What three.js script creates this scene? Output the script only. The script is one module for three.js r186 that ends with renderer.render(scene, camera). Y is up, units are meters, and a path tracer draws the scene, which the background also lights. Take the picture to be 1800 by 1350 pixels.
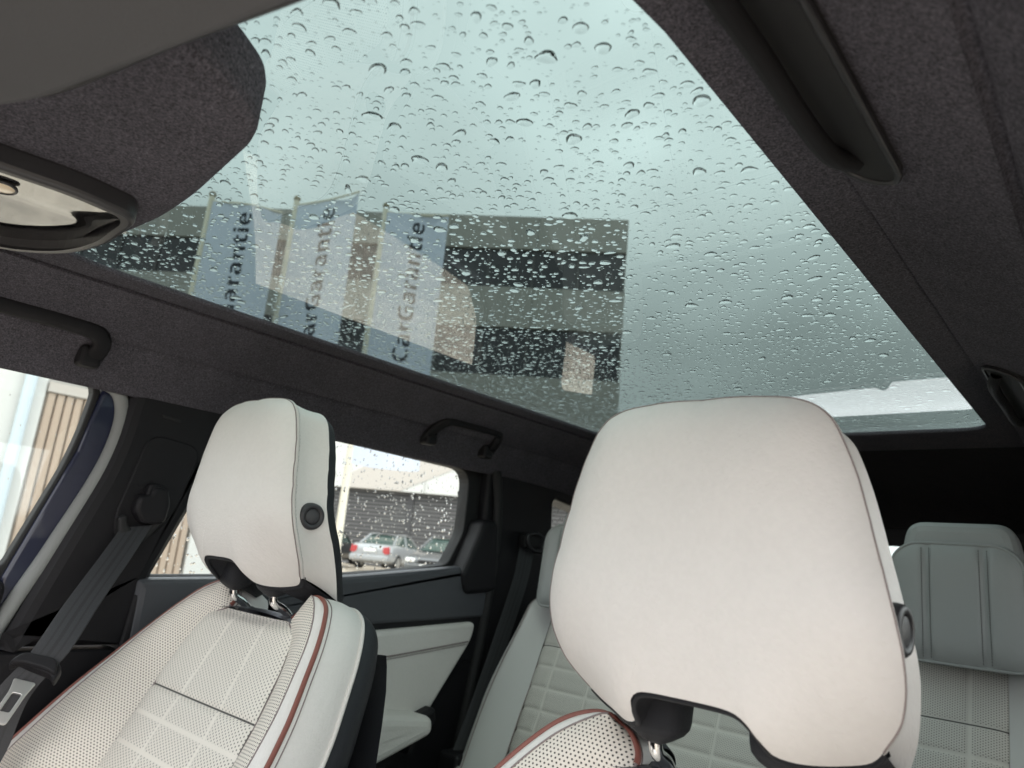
import * as THREE from 'three';
import { RoundedBoxGeometry } from 'three/addons/geometries/RoundedBoxGeometry.js';
import { mergeGeometries } from 'three/addons/utils/BufferGeometryUtils.js';

// ---------------------------------------------------------------- camera, sky, sun, exposure
const scene = new THREE.Scene();
const camera = new THREE.PerspectiveCamera(56.74, 4 / 3, 0.02, 600);
camera.position.set(0, 0, 0);
camera.up.set(0.08786223, 0.96720287, 0.23832508);
camera.lookAt(-0.64514757, 0.23754502, -0.72619348);
camera.focus = 0.85;
camera.userData.fStop = 7;

const renderer = new THREE.WebGLRenderer({ antialias: true });
renderer.setSize(1024, 768);
renderer.toneMapping = THREE.LinearToneMapping;
renderer.toneMappingExposure = 2.4;
renderer.shadowMap.enabled = true;

let seed = 7;
const rnd = () => { seed = (seed * 1664525 + 1013904223) >>> 0; return seed / 4294967296; };
const rr = (a, b) => a + (b - a) * rnd();
const lerp = (a, b, t) => a + (b - a) * t;
const clamp = (x, a = 0, b = 1) => Math.min(b, Math.max(a, x));
const sm = (a, b, x) => { const t = clamp((x - a) / (b - a)); return t * t * (3 - 2 * t); };
function tab(xs, ys, x) {
  const up = xs[0] < xs[xs.length - 1];
  for (let i = 0; i < xs.length - 1; i++) {
    const a = xs[i], b = xs[i + 1];
    if (up ? x <= b || i === xs.length - 2 : x >= b || i === xs.length - 2) return lerp(ys[i], ys[i + 1], clamp((x - a) / (b - a)));
  }
}
const hash3 = (x, y, z) => { let h = (x * 374761393 + y * 668265263 + z * 2147483647) | 0; h = Math.imul(h ^ (h >>> 13), 1274126177); h = Math.imul(h ^ (h >>> 16), 2246822519); return ((h ^ (h >>> 15)) >>> 0) / 4294967296; };
function noise3(x, y, z, per = 0) {
  const X = Math.floor(x), Y = Math.floor(y), Z = Math.floor(z), f = (t) => t * t * (3 - 2 * t), u = f(x - X), v = f(y - Y), w = f(z - Z);
  const m = (a) => per ? ((a % per) + per) % per : a;
  const g = (i, j, k) => hash3(m(X + i), m(Y + j), Z + k);
  return lerp(lerp(lerp(g(0, 0, 0), g(1, 0, 0), u), lerp(g(0, 1, 0), g(1, 1, 0), u), v), lerp(lerp(g(0, 0, 1), g(1, 0, 1), u), lerp(g(0, 1, 1), g(1, 1, 1), u), v), w);
}
const fbm = (x, y, z) => noise3(x, y, z) * 0.5 + noise3(x * 2.1, y * 2.1, z * 2.1) * 0.28 + noise3(x * 4.3, y * 4.3, z * 4.3) * 0.14 + noise3(x * 8.7, y * 8.7, z * 8.7) * 0.08;

{ // overcast rain sky
  const W = 1024, H = 512, d = new Float32Array(W * H * 4);
  for (let j = 0; j < H; j++) for (let i = 0; i < W; i++) {
    const el = ((j + 0.5) / H - 0.5) * Math.PI, az = ((i + 0.5) / W - 0.5) * 2 * Math.PI;
    const x = Math.cos(el) * Math.cos(az), y = Math.sin(el), z = Math.cos(el) * Math.sin(az);
    const k = 1 / (Math.max(y, 0) + 0.35);
    const n = fbm(x * k * 1.1 + 49.52, z * k * 1.1 + 59.84, 24.04);
    let l = 0.99 * Math.exp(2.1 * (n - 0.53));
    if (y < 0) l *= lerp(1, 0.55, sm(0, -0.25, y));
    const o = (j * W + i) * 4;
    d[o] = l * 0.985; d[o + 1] = l * 1.0; d[o + 2] = l * 1.02; d[o + 3] = 1;
  }
  const t = new THREE.DataTexture(d, W, H, THREE.RGBAFormat, THREE.FloatType);
  t.mapping = THREE.EquirectangularReflectionMapping; t.magFilter = THREE.LinearFilter; t.minFilter = THREE.LinearFilter; t.needsUpdate = true;
  scene.background = t; scene.environment = t;
}
const sun = new THREE.DirectionalLight(0xfff1e6, 1.0);
sun.position.set(6, 14, 9); sun.target.position.set(0, 0, 0);
sun.castShadow = true; sun.shadow.radius = 60; sun.shadow.mapSize.set(2048, 2048);
Object.assign(sun.shadow.camera, { left: -60, right: 60, top: 60, bottom: -60, near: 0.1, far: 160 });
sun.position.multiplyScalar(4);
scene.add(sun, sun.target);

// ---------------------------------------------------------------- textures
function tex(n, m, fn, srgb, rep = true) {
  const d = new Uint8Array(n * m * 4);
  for (let j = 0; j < m; j++) for (let i = 0; i < n; i++) {
    const c = fn(i / n, j / m, i, j), o = (j * n + i) * 4;
    if (typeof c === 'number') { d[o] = d[o + 1] = d[o + 2] = clamp(c) * 255; } else { d[o] = clamp(c[0]) * 255; d[o + 1] = clamp(c[1]) * 255; d[o + 2] = clamp(c[2]) * 255; }
    d[o + 3] = 255;
  }
  const t = new THREE.DataTexture(d, n, m);
  if (rep) t.wrapS = t.wrapT = THREE.RepeatWrapping;
  t.magFilter = THREE.LinearFilter; t.minFilter = THREE.LinearMipmapLinearFilter; t.generateMipmaps = true;
  if (srgb) t.colorSpace = THREE.SRGBColorSpace;
  t.needsUpdate = true; return t;
}
function rep(t, sx, sy = sx) { const c = t.clone(); c.repeat.set(1 / sx, 1 / sy); c.needsUpdate = true; return c; }   // sx, sy: metres per tile

const tGrain = tex(256, 256, (u, v) => { const a = noise3(u * 48, v * 48, 1, 48), b = noise3(u * 96, v * 96, 5, 96), c = noise3(u * 16, v * 16, 9, 16); return 0.45 * a + 0.35 * b + 0.2 * c; });
const tWeave = tex(256, 256, (u, v, i, j) => { const k = (Math.sin(u * 2 * Math.PI * 32) * Math.sin(v * 2 * Math.PI * 32)) * 0.25 + 0.5; return k + (noise3(u * 128, v * 128, 3, 128) - 0.5) * 0.55; });
const tClothColor = tex(256, 256, (u, v) => { const n = noise3(u * 128, v * 128, 8, 128) * 0.6 + noise3(u * 64, v * 64, 2, 64) * 0.4, b = noise3(u * 6, v * 6, 4, 6); const l = 0.62 + 0.46 * (n - 0.5) + 0.03 * (b - 0.5); return [l * 1.0, l * 0.985, l * 1.0]; }, true);
const tPlastic = tex(256, 256, (u, v) => noise3(u * 64, v * 64, 21, 64) * 0.6 + noise3(u * 128, v * 128, 23, 128) * 0.4);
const tBelt = tex(64, 64, (u, v) => { const tw = Math.sin((u * 16 + v * 8) * 2 * Math.PI) * 0.2, st = (Math.abs(u - 0.5) < 0.05 ? -0.12 : 0) + (Math.abs(u - 0.27) < 0.03 || Math.abs(u - 0.73) < 0.03 ? -0.1 : 0); return 0.62 + tw + st; }, true);
// perforated leather: staggered dots
const dotAt = (x, y, p, r) => { // distance in metres to nearest staggered hole
  const row = p * 0.866; let best = 9;
  for (const off of [0, 1]) { const yy = y - off * row, cy = Math.round(yy / (2 * row)) * 2 * row, xx = x - off * p * 0.5, cx = Math.round(xx / p) * p; best = Math.min(best, Math.hypot(xx - cx, yy - cy)); }
  return sm(r * 1.3, r * 0.6, best);
};
const tHide = tex(256, 256, (u, v) => { const l = 0.965 + 0.012 * (noise3(u * 5, v * 5, 41, 5) - 0.5) + 0.006 * (noise3(u * 17, v * 17, 43, 17) - 0.5) + 0.014 * (noise3(u * 90, v * 90, 47, 90) - 0.5); return [l, l * 0.997, l * 0.992]; }, true);
const PP = 0.0042;
const tPerf = tex(128, 222, (u, v) => { const k = dotAt(u * PP * 2, v * PP * 2 * 1.7321 / 1, PP, 0.00085); const l = 0.93 - 0.72 * k; return [l, l * 0.985, l * 0.96]; }, true);
const tPerfB = tex(128, 222, (u, v) => 1 - dotAt(u * PP * 2, v * PP * 2 * 1.7321, PP, 0.00085));

// ---------------------------------------------------------------- materials
const C = (r, g, b) => new THREE.Color().setRGB(r, g, b);
const std = (o) => new THREE.MeshStandardMaterial(o);
const phy = (o) => new THREE.MeshPhysicalMaterial(o);
const M = {
  leather: std({ color: C(0.775, 0.755, 0.735), roughness: 0.5, map: rep(tHide, 0.3), bumpMap: rep(tGrain, 0.11), bumpScale: 0.0004 }),
  leatherRear: std({ color: C(0.50, 0.505, 0.495), roughness: 0.55, bumpMap: rep(tGrain, 0.05), bumpScale: 0.00018 }),
  leatherHead: std({ color: C(0.26, 0.27, 0.265), roughness: 0.5, bumpMap: rep(tGrain, 0.05), bumpScale: 0.00018 }),
  welt: std({ color: C(0.70, 0.66, 0.63), roughness: 0.55 }),
  seam: std({ color: C(0.25, 0.21, 0.205), roughness: 0.9 }),
  thread: std({ color: C(0.22, 0.18, 0.175), roughness: 0.85 }),
  perf: std({ color: C(0.86, 0.835, 0.80), roughness: 0.6, map: rep(tPerf, PP * 2, PP * 2 * 1.7321), bumpMap: rep(tPerfB, PP * 2, PP * 2 * 1.7321), bumpScale: 0.0006 }),
  piping: std({ color: C(0.22, 0.075, 0.058), roughness: 0.5 }),
  darkLeather: phy({ specularIntensity: 0.5, color: C(0.019, 0.02, 0.024), roughness: 0.5, bumpMap: rep(tGrain, 0.05), bumpScale: 0.0003 }),
  lining: phy({ specularIntensity: 0.12, color: C(0.255, 0.253, 0.285), roughness: 0.95, map: rep(tClothColor, 0.11), bumpMap: rep(tWeave, 0.045), bumpScale: 0.0006 }),
  liningDark: phy({ specularIntensity: 0.1, color: C(0.085, 0.083, 0.09), roughness: 0.95, map: rep(tClothColor, 0.08), bumpMap: rep(tWeave, 0.045), bumpScale: 0.0006 }),
  plastic: phy({ specularIntensity: 0.45, color: C(0.013, 0.0125, 0.0145), roughness: 0.5, bumpMap: rep(tPlastic, 0.05), bumpScale: 0.00025 }),
  plasticGrey: phy({ specularIntensity: 0.7, color: C(0.075, 0.078, 0.088), roughness: 0.4, bumpMap: rep(tPlastic, 0.05), bumpScale: 0.0002 }),
  visor: phy({ specularIntensity: 0.3, color: C(0.105, 0.106, 0.112), roughness: 0.85, bumpMap: rep(tPlastic, 0.03), bumpScale: 0.0004 }),
  gloss: phy({ color: C(0.008, 0.008, 0.009), roughness: 0.06, clearcoat: 1, clearcoatRoughness: 0.02 }),
  satin: std({ color: C(0.028, 0.028, 0.031), roughness: 0.38 }),
  rubber: std({ color: C(0.012, 0.012, 0.013), roughness: 0.7 }),
  seal: std({ color: C(0.26, 0.27, 0.265), roughness: 0.75 }),
  blue: phy({ color: C(0.005, 0.008, 0.034), roughness: 0.3, clearcoat: 0.5, clearcoatRoughness: 0.03 }),
  chrome: std({ color: C(0.8, 0.8, 0.8), roughness: 0.12, metalness: 1 }),
  steel: std({ color: C(0.62, 0.62, 0.61), roughness: 0.35, metalness: 1 }),
  belt: std({ color: C(0.085, 0.087, 0.098), roughness: 0.6, map: rep(tBelt, 1, 0.012), bumpMap: rep(tBelt, 1, 0.012), bumpScale: 0.0004 }),
  carpet: std({ color: C(0.015, 0.015, 0.016), roughness: 1 }),
  roofGlass: phy({ color: C(0.184, 0.236, 0.224), roughness: 0, transmission: 1, thickness: 0, ior: 1.5 }),
  sideGlass: phy({ color: C(0.93, 0.96, 0.95), roughness: 0, transmission: 1, thickness: 0, ior: 1.5 }),
  water: phy({ color: C(1, 1, 1), roughness: 0, transmission: 1, thickness: 0.004, ior: 1.333 }),
  lens: phy({ color: C(0.85, 0.72, 0.52), roughness: 0.3, clearcoat: 1 }),
};

// ---------------------------------------------------------------- helpers
const used = {};
const numbered = (n) => { used[n] = (used[n] ?? -1) + 1; return used[n] ? n + '_' + String(used[n]).padStart(3, '0') : n; };
const origin = new Map();
const V = (x, y, z) => new THREE.Vector3(x, y, z);
function info(o, label, category, group, kind) { o.userData = {}; if (label) o.userData.label = label; if (category) o.userData.category = category; if (group) o.userData.group = group; if (kind) o.userData.kind = kind; return o; }
function thing(name, label, category, p = [0, 0, 0], group) { const g = new THREE.Group(); g.name = numbered(name); g.position.set(...p); origin.set(g, V(...p)); info(g, label, category, group); scene.add(g); return g; }
const flat = (list) => { if (!Array.isArray(list)) return list; if (list.length === 1) return list[0]; return mergeGeometries(list.map((g) => { const q = g.index ? g.toNonIndexed() : g; for (const k of Object.keys(q.attributes)) if (!['position', 'normal', 'uv'].includes(k)) q.deleteAttribute(k); return q; })); };
function part(name, geo, mat, parent, o = {}) { // geometry in world metres
  const g = flat(geo), m = new THREE.Mesh(g, mat); m.name = name; m.castShadow = m.receiveShadow = true;
  const og = parent ? origin.get(parent) : V(0, 0, 0);
  if (!o.local) g.translate(-og.x, -og.y, -og.z);
  if (o.label || o.kind) info(m, o.label, null, null, o.kind);
  if (parent) { parent.add(m); origin.set(m, og); }
  return m;
}
function solo(name, geo, mat, label, category, kind, group) { // a top-level thing that is one mesh
  const g = flat(geo); g.computeBoundingBox(); const c = g.boundingBox.getCenter(V()); c.y = g.boundingBox.min.y; g.translate(-c.x, -c.y, -c.z);
  const m = new THREE.Mesh(g, mat); m.name = numbered(name); m.position.copy(c); m.castShadow = m.receiveShadow = true; info(m, label, category, group, kind); scene.add(m); origin.set(m, c.clone()); return m;
}
function boxUV(g) { // uv in metres by dominant axis
  const q = g.index ? g.toNonIndexed() : g; q.deleteAttribute('uv'); const p = q.attributes.position, n = q.attributes.normal, uv = new Float32Array(p.count * 2);
  for (let i = 0; i < p.count; i++) { const a = Math.abs(n.getX(i)), b = Math.abs(n.getY(i)), c = Math.abs(n.getZ(i)); const x = p.getX(i), y = p.getY(i), z = p.getZ(i); const [s, t] = b >= a && b >= c ? [x, z] : a >= c ? [z, y] : [x, y]; uv[2 * i] = s; uv[2 * i + 1] = t; }
  q.setAttribute('uv', new THREE.BufferAttribute(uv, 2)); return q;
}
const box = (x0, x1, y0, y1, z0, z1, r = 0) => { const w = x1 - x0, h = y1 - y0, d = z1 - z0; const g = r ? new RoundedBoxGeometry(w, h, d, 3, r) : new THREE.BoxGeometry(w, h, d); g.translate((x0 + x1) / 2, (y0 + y1) / 2, (z0 + z1) / 2); return boxUV(g); };
function grid(nu, nv, fn, { uvfn, flip, closed } = {}) {
  const p = [], uv = [], ix = [];
  for (let j = 0; j <= nv; j++) for (let i = 0; i <= nu; i++) { const a = fn(i / nu, j / nv, i, j); p.push(a.x, a.y, a.z); const t = uvfn ? uvfn(i / nu, j / nv, a) : [i / nu, j / nv]; uv.push(...t); }
  const w = nu + 1;
  for (let j = 0; j < nv; j++) for (let i = 0; i < nu; i++) { const a = j * w + i, b = a + 1, c = a + w, d = c + 1; flip ? ix.push(a, c, b, b, c, d) : ix.push(a, b, c, b, d, c); }
  const g = new THREE.BufferGeometry(); g.setAttribute('position', new THREE.Float32BufferAttribute(p, 3)); g.setAttribute('uv', new THREE.Float32BufferAttribute(uv, 2)); g.setIndex(ix); g.computeVertexNormals();
  if (closed) { const n = g.attributes.normal; for (let j = 0; j <= nv; j++) { const a = j * w, b = a + nu, x = n.getX(a) + n.getX(b), y = n.getY(a) + n.getY(b), z = n.getZ(a) + n.getZ(b), l = Math.hypot(x, y, z) || 1; n.setXYZ(a, x / l, y / l, z / l); n.setXYZ(b, x / l, y / l, z / l); } }
  return g;
}
const curve = (pts, closed = false) => new THREE.CatmullRomCurve3(pts, closed, 'centripetal');
const tube = (pts, r, n = 40, rs = 8, closed = false) => new THREE.TubeGeometry(pts.isCurve || pts.getPoint ? pts : curve(pts, closed), n, r, rs, closed);
function shape2(pts) { const s = new THREE.Shape(); pts.forEach((p, i) => (i ? s.lineTo(p[0], p[1]) : s.moveTo(p[0], p[1]))); s.closePath(); return s; }
function rounded(pts, r) { // polygon with rounded corners; pts [[x,y,(r)]]
  const out = [], n = pts.length;
  for (let i = 0; i < n; i++) {
    const p = pts[i], a = pts[(i + n - 1) % n], b = pts[(i + 1) % n], q = p[2] ?? r;
    const la = Math.hypot(a[0] - p[0], a[1] - p[1]), lb = Math.hypot(b[0] - p[0], b[1] - p[1]), k = Math.min(q, la * 0.48, lb * 0.48);
    const A = [p[0] + (a[0] - p[0]) * k / la, p[1] + (a[1] - p[1]) * k / la], B = [p[0] + (b[0] - p[0]) * k / lb, p[1] + (b[1] - p[1]) * k / lb];
    for (let t = 0; t <= 6; t++) { const s = t / 6, u = 1 - s; out.push([u * u * A[0] + 2 * u * s * p[0] + s * s * B[0], u * u * A[1] + 2 * u * s * p[1] + s * s * B[1]]); }
  }
  return out;
}
function plate(pts, axis, a, b, bevel = 0, holes = []) { // polygon extruded along an axis from a to b: 'x' takes [z,y], 'y' takes [x,z], 'z' takes [x,y]
  const s = shape2(pts); for (const h of holes) s.holes.push(new THREE.Path(shape2(h).getPoints()));
  const g = new THREE.ExtrudeGeometry(s, { depth: Math.max(1e-4, b - a - 2 * bevel), bevelEnabled: bevel > 0, bevelSize: bevel, bevelThickness: bevel, bevelSegments: 3, bevelOffset: -bevel });
  const m = new THREE.Matrix4();
  if (axis === 'x') m.set(0, 0, 1, a + bevel, 0, 1, 0, 0, 1, 0, 0, 0, 0, 0, 0, 1);
  if (axis === 'y') m.set(1, 0, 0, 0, 0, 0, 1, a + bevel, 0, 1, 0, 0, 0, 0, 0, 1);
  if (axis === 'z') m.set(1, 0, 0, 0, 0, 1, 0, 0, 0, 0, 1, a + bevel, 0, 0, 0, 1);
  g.applyMatrix4(m);
  if (axis !== 'z') { const p = g.attributes.position, n = g.attributes.normal; for (let i = 0; i < p.count; i += 3) for (const A of [p, n]) { const x = A.getX(i + 1), y = A.getY(i + 1), z = A.getZ(i + 1); A.setXYZ(i + 1, A.getX(i + 2), A.getY(i + 2), A.getZ(i + 2)); A.setXYZ(i + 2, x, y, z); } g.computeVertexNormals(); }
  return boxUV(g);
}
function ribbon(pts, width, dirs, th = 0.0018, n = 60) { // a strap: pts along, dirs = width direction at each point
  const c = curve(pts), dc = curve(dirs); const L = c.getLength(), fr = (t) => { const p = c.getPointAt(t), d = dc.getPoint(t).normalize(), T = c.getTangentAt(t), N = V().crossVectors(T, d).normalize(); return { p, d, N }; };
  const prof = [[-0.5, -1], [-0.48, -1], [0, -1], [0.48, -1], [0.5, -1], [0.5, 1], [0.48, 1], [0, 1], [-0.48, 1], [-0.5, 1], [-0.5, -1]];
  return grid(prof.length - 1, n, (u, v, i) => { const { p, d, N } = fr(v); return p.clone().addScaledVector(d, prof[i][0] * width).addScaledVector(N, prof[i][1] * th / 2); }, { uvfn: (u, v) => [prof[Math.round(u * (prof.length - 1))][0] + 0.5, v * L] });
}
function stitches(cv, n, len, r, a = 0, b = 1) { // short raised threads along a curve
  const out = []; const base = new THREE.CapsuleGeometry(r, len, 2, 5);
  for (let i = 0; i < n; i++) { const t = lerp(a, b, (i + 0.5) / n), p = cv.getPointAt(t), T = cv.getTangentAt(t); const g = base.clone(); g.applyQuaternion(new THREE.Quaternion().setFromUnitVectors(V(0, 1, 0), T)); g.translate(p.x, p.y, p.z); out.push(g); }
  return out;
}

// ---------------------------------------------------------------- ground
const GY = -1.05;
{
  const tAs = tex(256, 256, (u, v) => { const n = noise3(u * 96, v * 96, 31, 96) * 0.5 + noise3(u * 24, v * 24, 33, 24) * 0.3 + noise3(u * 6, v * 6, 35, 6) * 0.2; const l = 0.6 + 0.35 * n; return [l, l * 0.975, l * 0.94]; }, true);
  const g = new THREE.PlaneGeometry(600, 600); g.rotateX(-Math.PI / 2); g.translate(0, GY, 0);
  solo('ground', boxUV(g), std({ color: C(0.72, 0.665, 0.59), roughness: 0.55, map: rep(tAs, 3.1) }), 'wet tan paved forecourt under the parked cars', 'ground', 'structure');
}

// ---------------------------------------------------------------- car body shell
const XC = -0.654, HW = 0.444, GZ0 = -0.165, GZ1 = -1.752, GYR = 0.35;
const xr = (o) => XC + HW + o, xl = (o) => XC - HW - o;
// cross-section of the lining beyond the roof opening: offset outwards, height
const prof = [[0.05, 0.3445], [0.066, 0.3405], [0.08, 0.3335], [0.1, 0.324], [0.13, 0.310], [0.162, 0.292], [0.165, 0.296], [0.170, 0.296], [0.173, 0.286], [0.19, 0.267], [0.215, 0.238], [0.228, 0.222], [0.236, 0.218], [0.25, 0.222], [0.262, 0.24], [0.26, 0.33], [0.2, 0.36], [0.05, 0.3575], [0.05, 0.3445]];
const profL = [0]; for (let i = 1; i < prof.length; i++) profL.push(profL[i - 1] + Math.hypot(prof[i][0] - prof[i - 1][0], prof[i][1] - prof[i - 1][1]));
function railGeo(side, z0, z1, n) {
  return grid(prof.length - 1, n, (u, v, i) => { const [o, y] = prof[i]; const z = lerp(z0, z1, v); const drop = 0.05 * sm(-1.5, -2.5, z); return V(side > 0 ? xr(o) : xl(o), y - drop, z); }, { flip: side < 0, uvfn: (u, v, p) => [p.z, profL[Math.round(u * (prof.length - 1))]] });
}
const opening = rounded([[xl(0), GZ1, 0.06], [xr(0), GZ1, 0.06], [xr(0), GZ0 - 0.07, 0.16], [XC + 0.2, GZ0, 0.2], [XC - 0.2, GZ0, 0.2], [xl(0), GZ0 - 0.07, 0.16]], 0.06);
const lining = thing('roof_lining', 'dark charcoal woven fabric headliner framing the rain covered glass roof', 'headliner', [XC, 0.218, -1.1]);
{
  const outer = [[xl(0.06), -1.96], [xr(0.06), -1.96], [xr(0.06), 0.14], [xl(0.06), 0.14]];
  part('roof_panel', plate(outer, 'y', GYR, GYR + 0.0085, 0.003, [opening]), M.lining, lining);
  part('side_rail', railGeo(-1, 0.16, -2.5, 40), M.lining, lining);
  part('side_rail', railGeo(1, 0.16, -2.5, 40), M.lining, lining);
  const rp = [[-1.95, 0.352], [-2.05, 0.345], [-2.2, 0.318], [-2.36, 0.27], [-2.46, 0.2], [-2.5, 0.2], [-2.5, 0.372], [-1.95, 0.372], [-1.95, 0.352]];
  part('rear_panel', grid(rp.length - 1, 2, (u, v, i) => V(lerp(xl(0.25), xr(0.25), v), rp[i][1], rp[i][0]), { flip: true, uvfn: (u, v, p) => [p.x, p.z] }), M.liningDark, lining);
  // swelling over the overhead console
  const bl = rounded([[-0.44, 0.1], [-0.426, -0.125, 0.01], [-0.44, -0.172, 0.03], [-0.468, -0.216, 0.05], [-0.5, -0.232, 0.03], [-0.64, -0.25], [-0.72, -0.254], [-0.81, -0.248], [-0.9, -0.226], [-0.96, -0.185], [-0.985, 0.1]], 0.03);
  part('console_housing', plate(bl, 'y', 0.296, 0.352, 0.012), M.lining, lining);
}
{ // glass roof with the rain on it
  const roof = thing('glass_roof', 'tinted panoramic glass roof covered with raindrops', 'glass roof', [XC, 0.366, -0.96]);
  const pane = rounded([[xl(0.03), GZ1 - 0.03], [xr(0.03), GZ1 - 0.03], [xr(0.03), GZ0 + 0.05], [xl(0.03), GZ0 + 0.05]], 0.05);
  const pg = new THREE.ShapeGeometry(shape2(pane)); pg.rotateX(Math.PI / 2); pg.translate(0, 0.3605, 0);
  part('pane', boxUV(pg), M.roofGlass, roof);
  const drop = (x, z, r, asp, rot, hr, nA, nR) => {
    const p = [], ix = [], ph = [rnd() * 6.28, rnd() * 6.28, rnd() * 6.28], a2 = rr(0.03, 0.16), a3 = rr(0.02, 0.12), a5 = rr(0, 0.05), y0 = 0.3612, lean = rr(-0.18, 0.18);
    const rim = (th) => r * (1 + a2 * Math.sin(2 * th + ph[0]) + a3 * Math.sin(3 * th + ph[1]) + a5 * Math.sin(5 * th + ph[2]));
    const put = (th, k, h) => { const q = rim(th) * k, u = Math.cos(th) * q * asp + lean * h, w = Math.sin(th) * q; p.push(x + u * Math.cos(rot) - w * Math.sin(rot), y0 + h, z + u * Math.sin(rot) + w * Math.cos(rot)); };
    const cap = hr * r, R = (r * r + cap * cap) / (2 * cap);
    for (let j = 0; j < nR; j++) { const k = Math.cos(j / nR * Math.PI / 2 * 0.999); for (let i = 0; i < nA; i++) { const kk = Math.pow(k, 0.8); put(i / nA * 6.28319, kk, Math.max(0, Math.sqrt(Math.max(0, R * R - kk * kk * r * r)) - (R - cap))); } }
    put(0, 0, cap);
    for (let j = 0; j < nR - 1; j++) for (let i = 0; i < nA; i++) { const a = j * nA + i, b = j * nA + (i + 1) % nA; ix.push(a, a + nA, b, b, a + nA, b + nA); }
    const top = nR * nA; for (let i = 0; i < nA; i++) ix.push((nR - 1) * nA + i, top, (nR - 1) * nA + (i + 1) % nA);
    const b0 = top + 1; for (let i = 0; i < nA; i++) put(i / nA * 6.28319, 1, 0);
    for (let i = 1; i < nA - 1; i++) ix.push(b0, b0 + i, b0 + i + 1);
    return { p, ix };
  };
  const mk = (d) => { const g = new THREE.BufferGeometry(); g.setAttribute('position', new THREE.Float32BufferAttribute(d.p, 3)); g.setIndex(d.ix); g.computeVertexNormals(); return g; };
  const cell = 0.02, hashG = new Map(), key = (i, j) => i * 10007 + j, taken = [];
  const free = (x, z, r, gap) => { const ci = Math.floor(x / cell), cj = Math.floor(z / cell); for (let i = -2; i <= 2; i++) for (let j = -2; j <= 2; j++) for (const q of hashG.get(key(ci + i, cj + j)) ?? []) if (Math.hypot(q[0] - x, q[1] - z) < q[2] + r + gap) return false; return true; };
  const take = (x, z, r) => { const k = key(Math.floor(x / cell), Math.floor(z / cell)); if (!hashG.has(k)) hashG.set(k, []); hashG.get(k).push([x, z, r]); };
  const spot = () => [rr(xl(0.01), xr(0.01)), rr(GZ1 - 0.01, GZ0 + 0.02)];
  let n = 0;
  for (let tries = 0; n < 300 && tries < 9000; tries++) {
    const [x, z] = spot(), asp = rnd() < 0.12 ? rr(1.7, 2.6) : rr(1, 1.5), r = rr(0.0043, 0.0080) / Math.sqrt(asp), rot = rr(-0.7, 0.7);
    if (!free(x, z, r * asp, 0.001)) continue; take(x, z, r * asp);
    part('raindrop', mk(drop(x, z, r, asp, rot, rr(0.46, 0.64), 20, 7)), M.water, roof); n++;
  }
  const P = [], I = []; let base = 0;
  const push = (d) => { for (const v of d.p) P.push(v); for (const k of d.ix) I.push(k + base); base += d.p.length / 3; };
  let m = 0;
  for (let tries = 0; m < 6600 && tries < 90000; tries++) { const [x, z] = spot(), r = 0.0015 + 0.0026 * Math.pow(rnd(), 1.3); if (!free(x, z, r, 0.0004)) continue; take(x, z, r); push(drop(x, z, r, rr(1, 1.5), rr(-0.8, 0.8), rr(0.46, 0.64), 12, 4)); m++; }
  m = 0;
  for (let tries = 0; m < 9000 && tries < 60000; tries++) { const [x, z] = spot(), r = rr(0.0005, 0.0014); if (!free(x, z, r, 0.0003)) continue; take(x, z, r); push(drop(x, z, r, rr(1, 1.3), rr(-1, 1), rr(0.35, 0.5), 7, 3)); m++; }
  part('raindrop', mk({ p: P, ix: I }), M.water, roof, { kind: 'stuff' });
}

// side and end trims ------------------------------------------------------------------------------------------------
const SX = -1.36;   // inner face of the passenger side trims, about
{ // passenger front door
  const d = thing('front_passenger_door', 'dark blue front passenger door frame with black edged window', 'car door', [-1.37, -0.9, 0.1]);
  const win = rounded([[0.55, 0.19, 0.02], [-0.3, 0.226, 0.2], [-0.438, 0.238, 0.035], [-0.424, 0.11, 0.1], [-0.362, -0.09, 0.02], [-0.2, -0.10, 0.1], [0.75, -0.13, 0.02]], 0.03);
  const off = (k) => rounded([[0.62, 0.215, 0.02], [-0.3, 0.24 + 0.2 * k, 0.2], [-0.438 - k, 0.246 + 0.2 * k, 0.045], [-0.424 - k, 0.11, 0.1], [-0.362 - k, -0.1, 0.02], [-0.37 - k, -0.24, 0.02], [0.85, -0.24, 0.02]], 0.03);
  part('window_surround', plate(off(0.012), 'x', -1.385, -1.358, 0.004, [win]), M.rubber, d);
  part('door_frame', plate([[0.6, 0.235], [-0.3, 0.25], [-0.46, 0.258], [-0.47, 0.32], [0.6, 0.30]], 'x', -1.42, -1.36, 0.006), M.blue, d);
  part('door_frame', plate([[-0.449, 0.235], [-0.492, 0.235], [-0.478, 0.11], [-0.415, -0.1], [-0.39, -0.24], [-0.366, -0.24], [-0.366, -0.1], [-0.429, 0.11]], 'x', -1.40, -1.352, 0.006), M.blue, d);
  part('window_pane', plate([[0.6, 0.22], [-0.445, 0.243], [-0.43, 0.11], [-0.37, -0.11], [0.8, -0.14]], 'x', -1.382, -1.378), M.sideGlass, d);
  part('door_panel', plate(rounded([[0.8, -0.135], [-0.372, -0.103, 0.02], [-0.36, -0.3], [-0.34, -0.9], [0.8, -0.9]], 0.02), 'x', -1.42, -1.33, 0.012), M.plastic, d);
  // rain on the pane
  rainOn(d, 260, () => [rr(-0.43, 0.5), rr(-0.12, 0.23)], -1.385, 0.0009, 0.0022);
}
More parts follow.
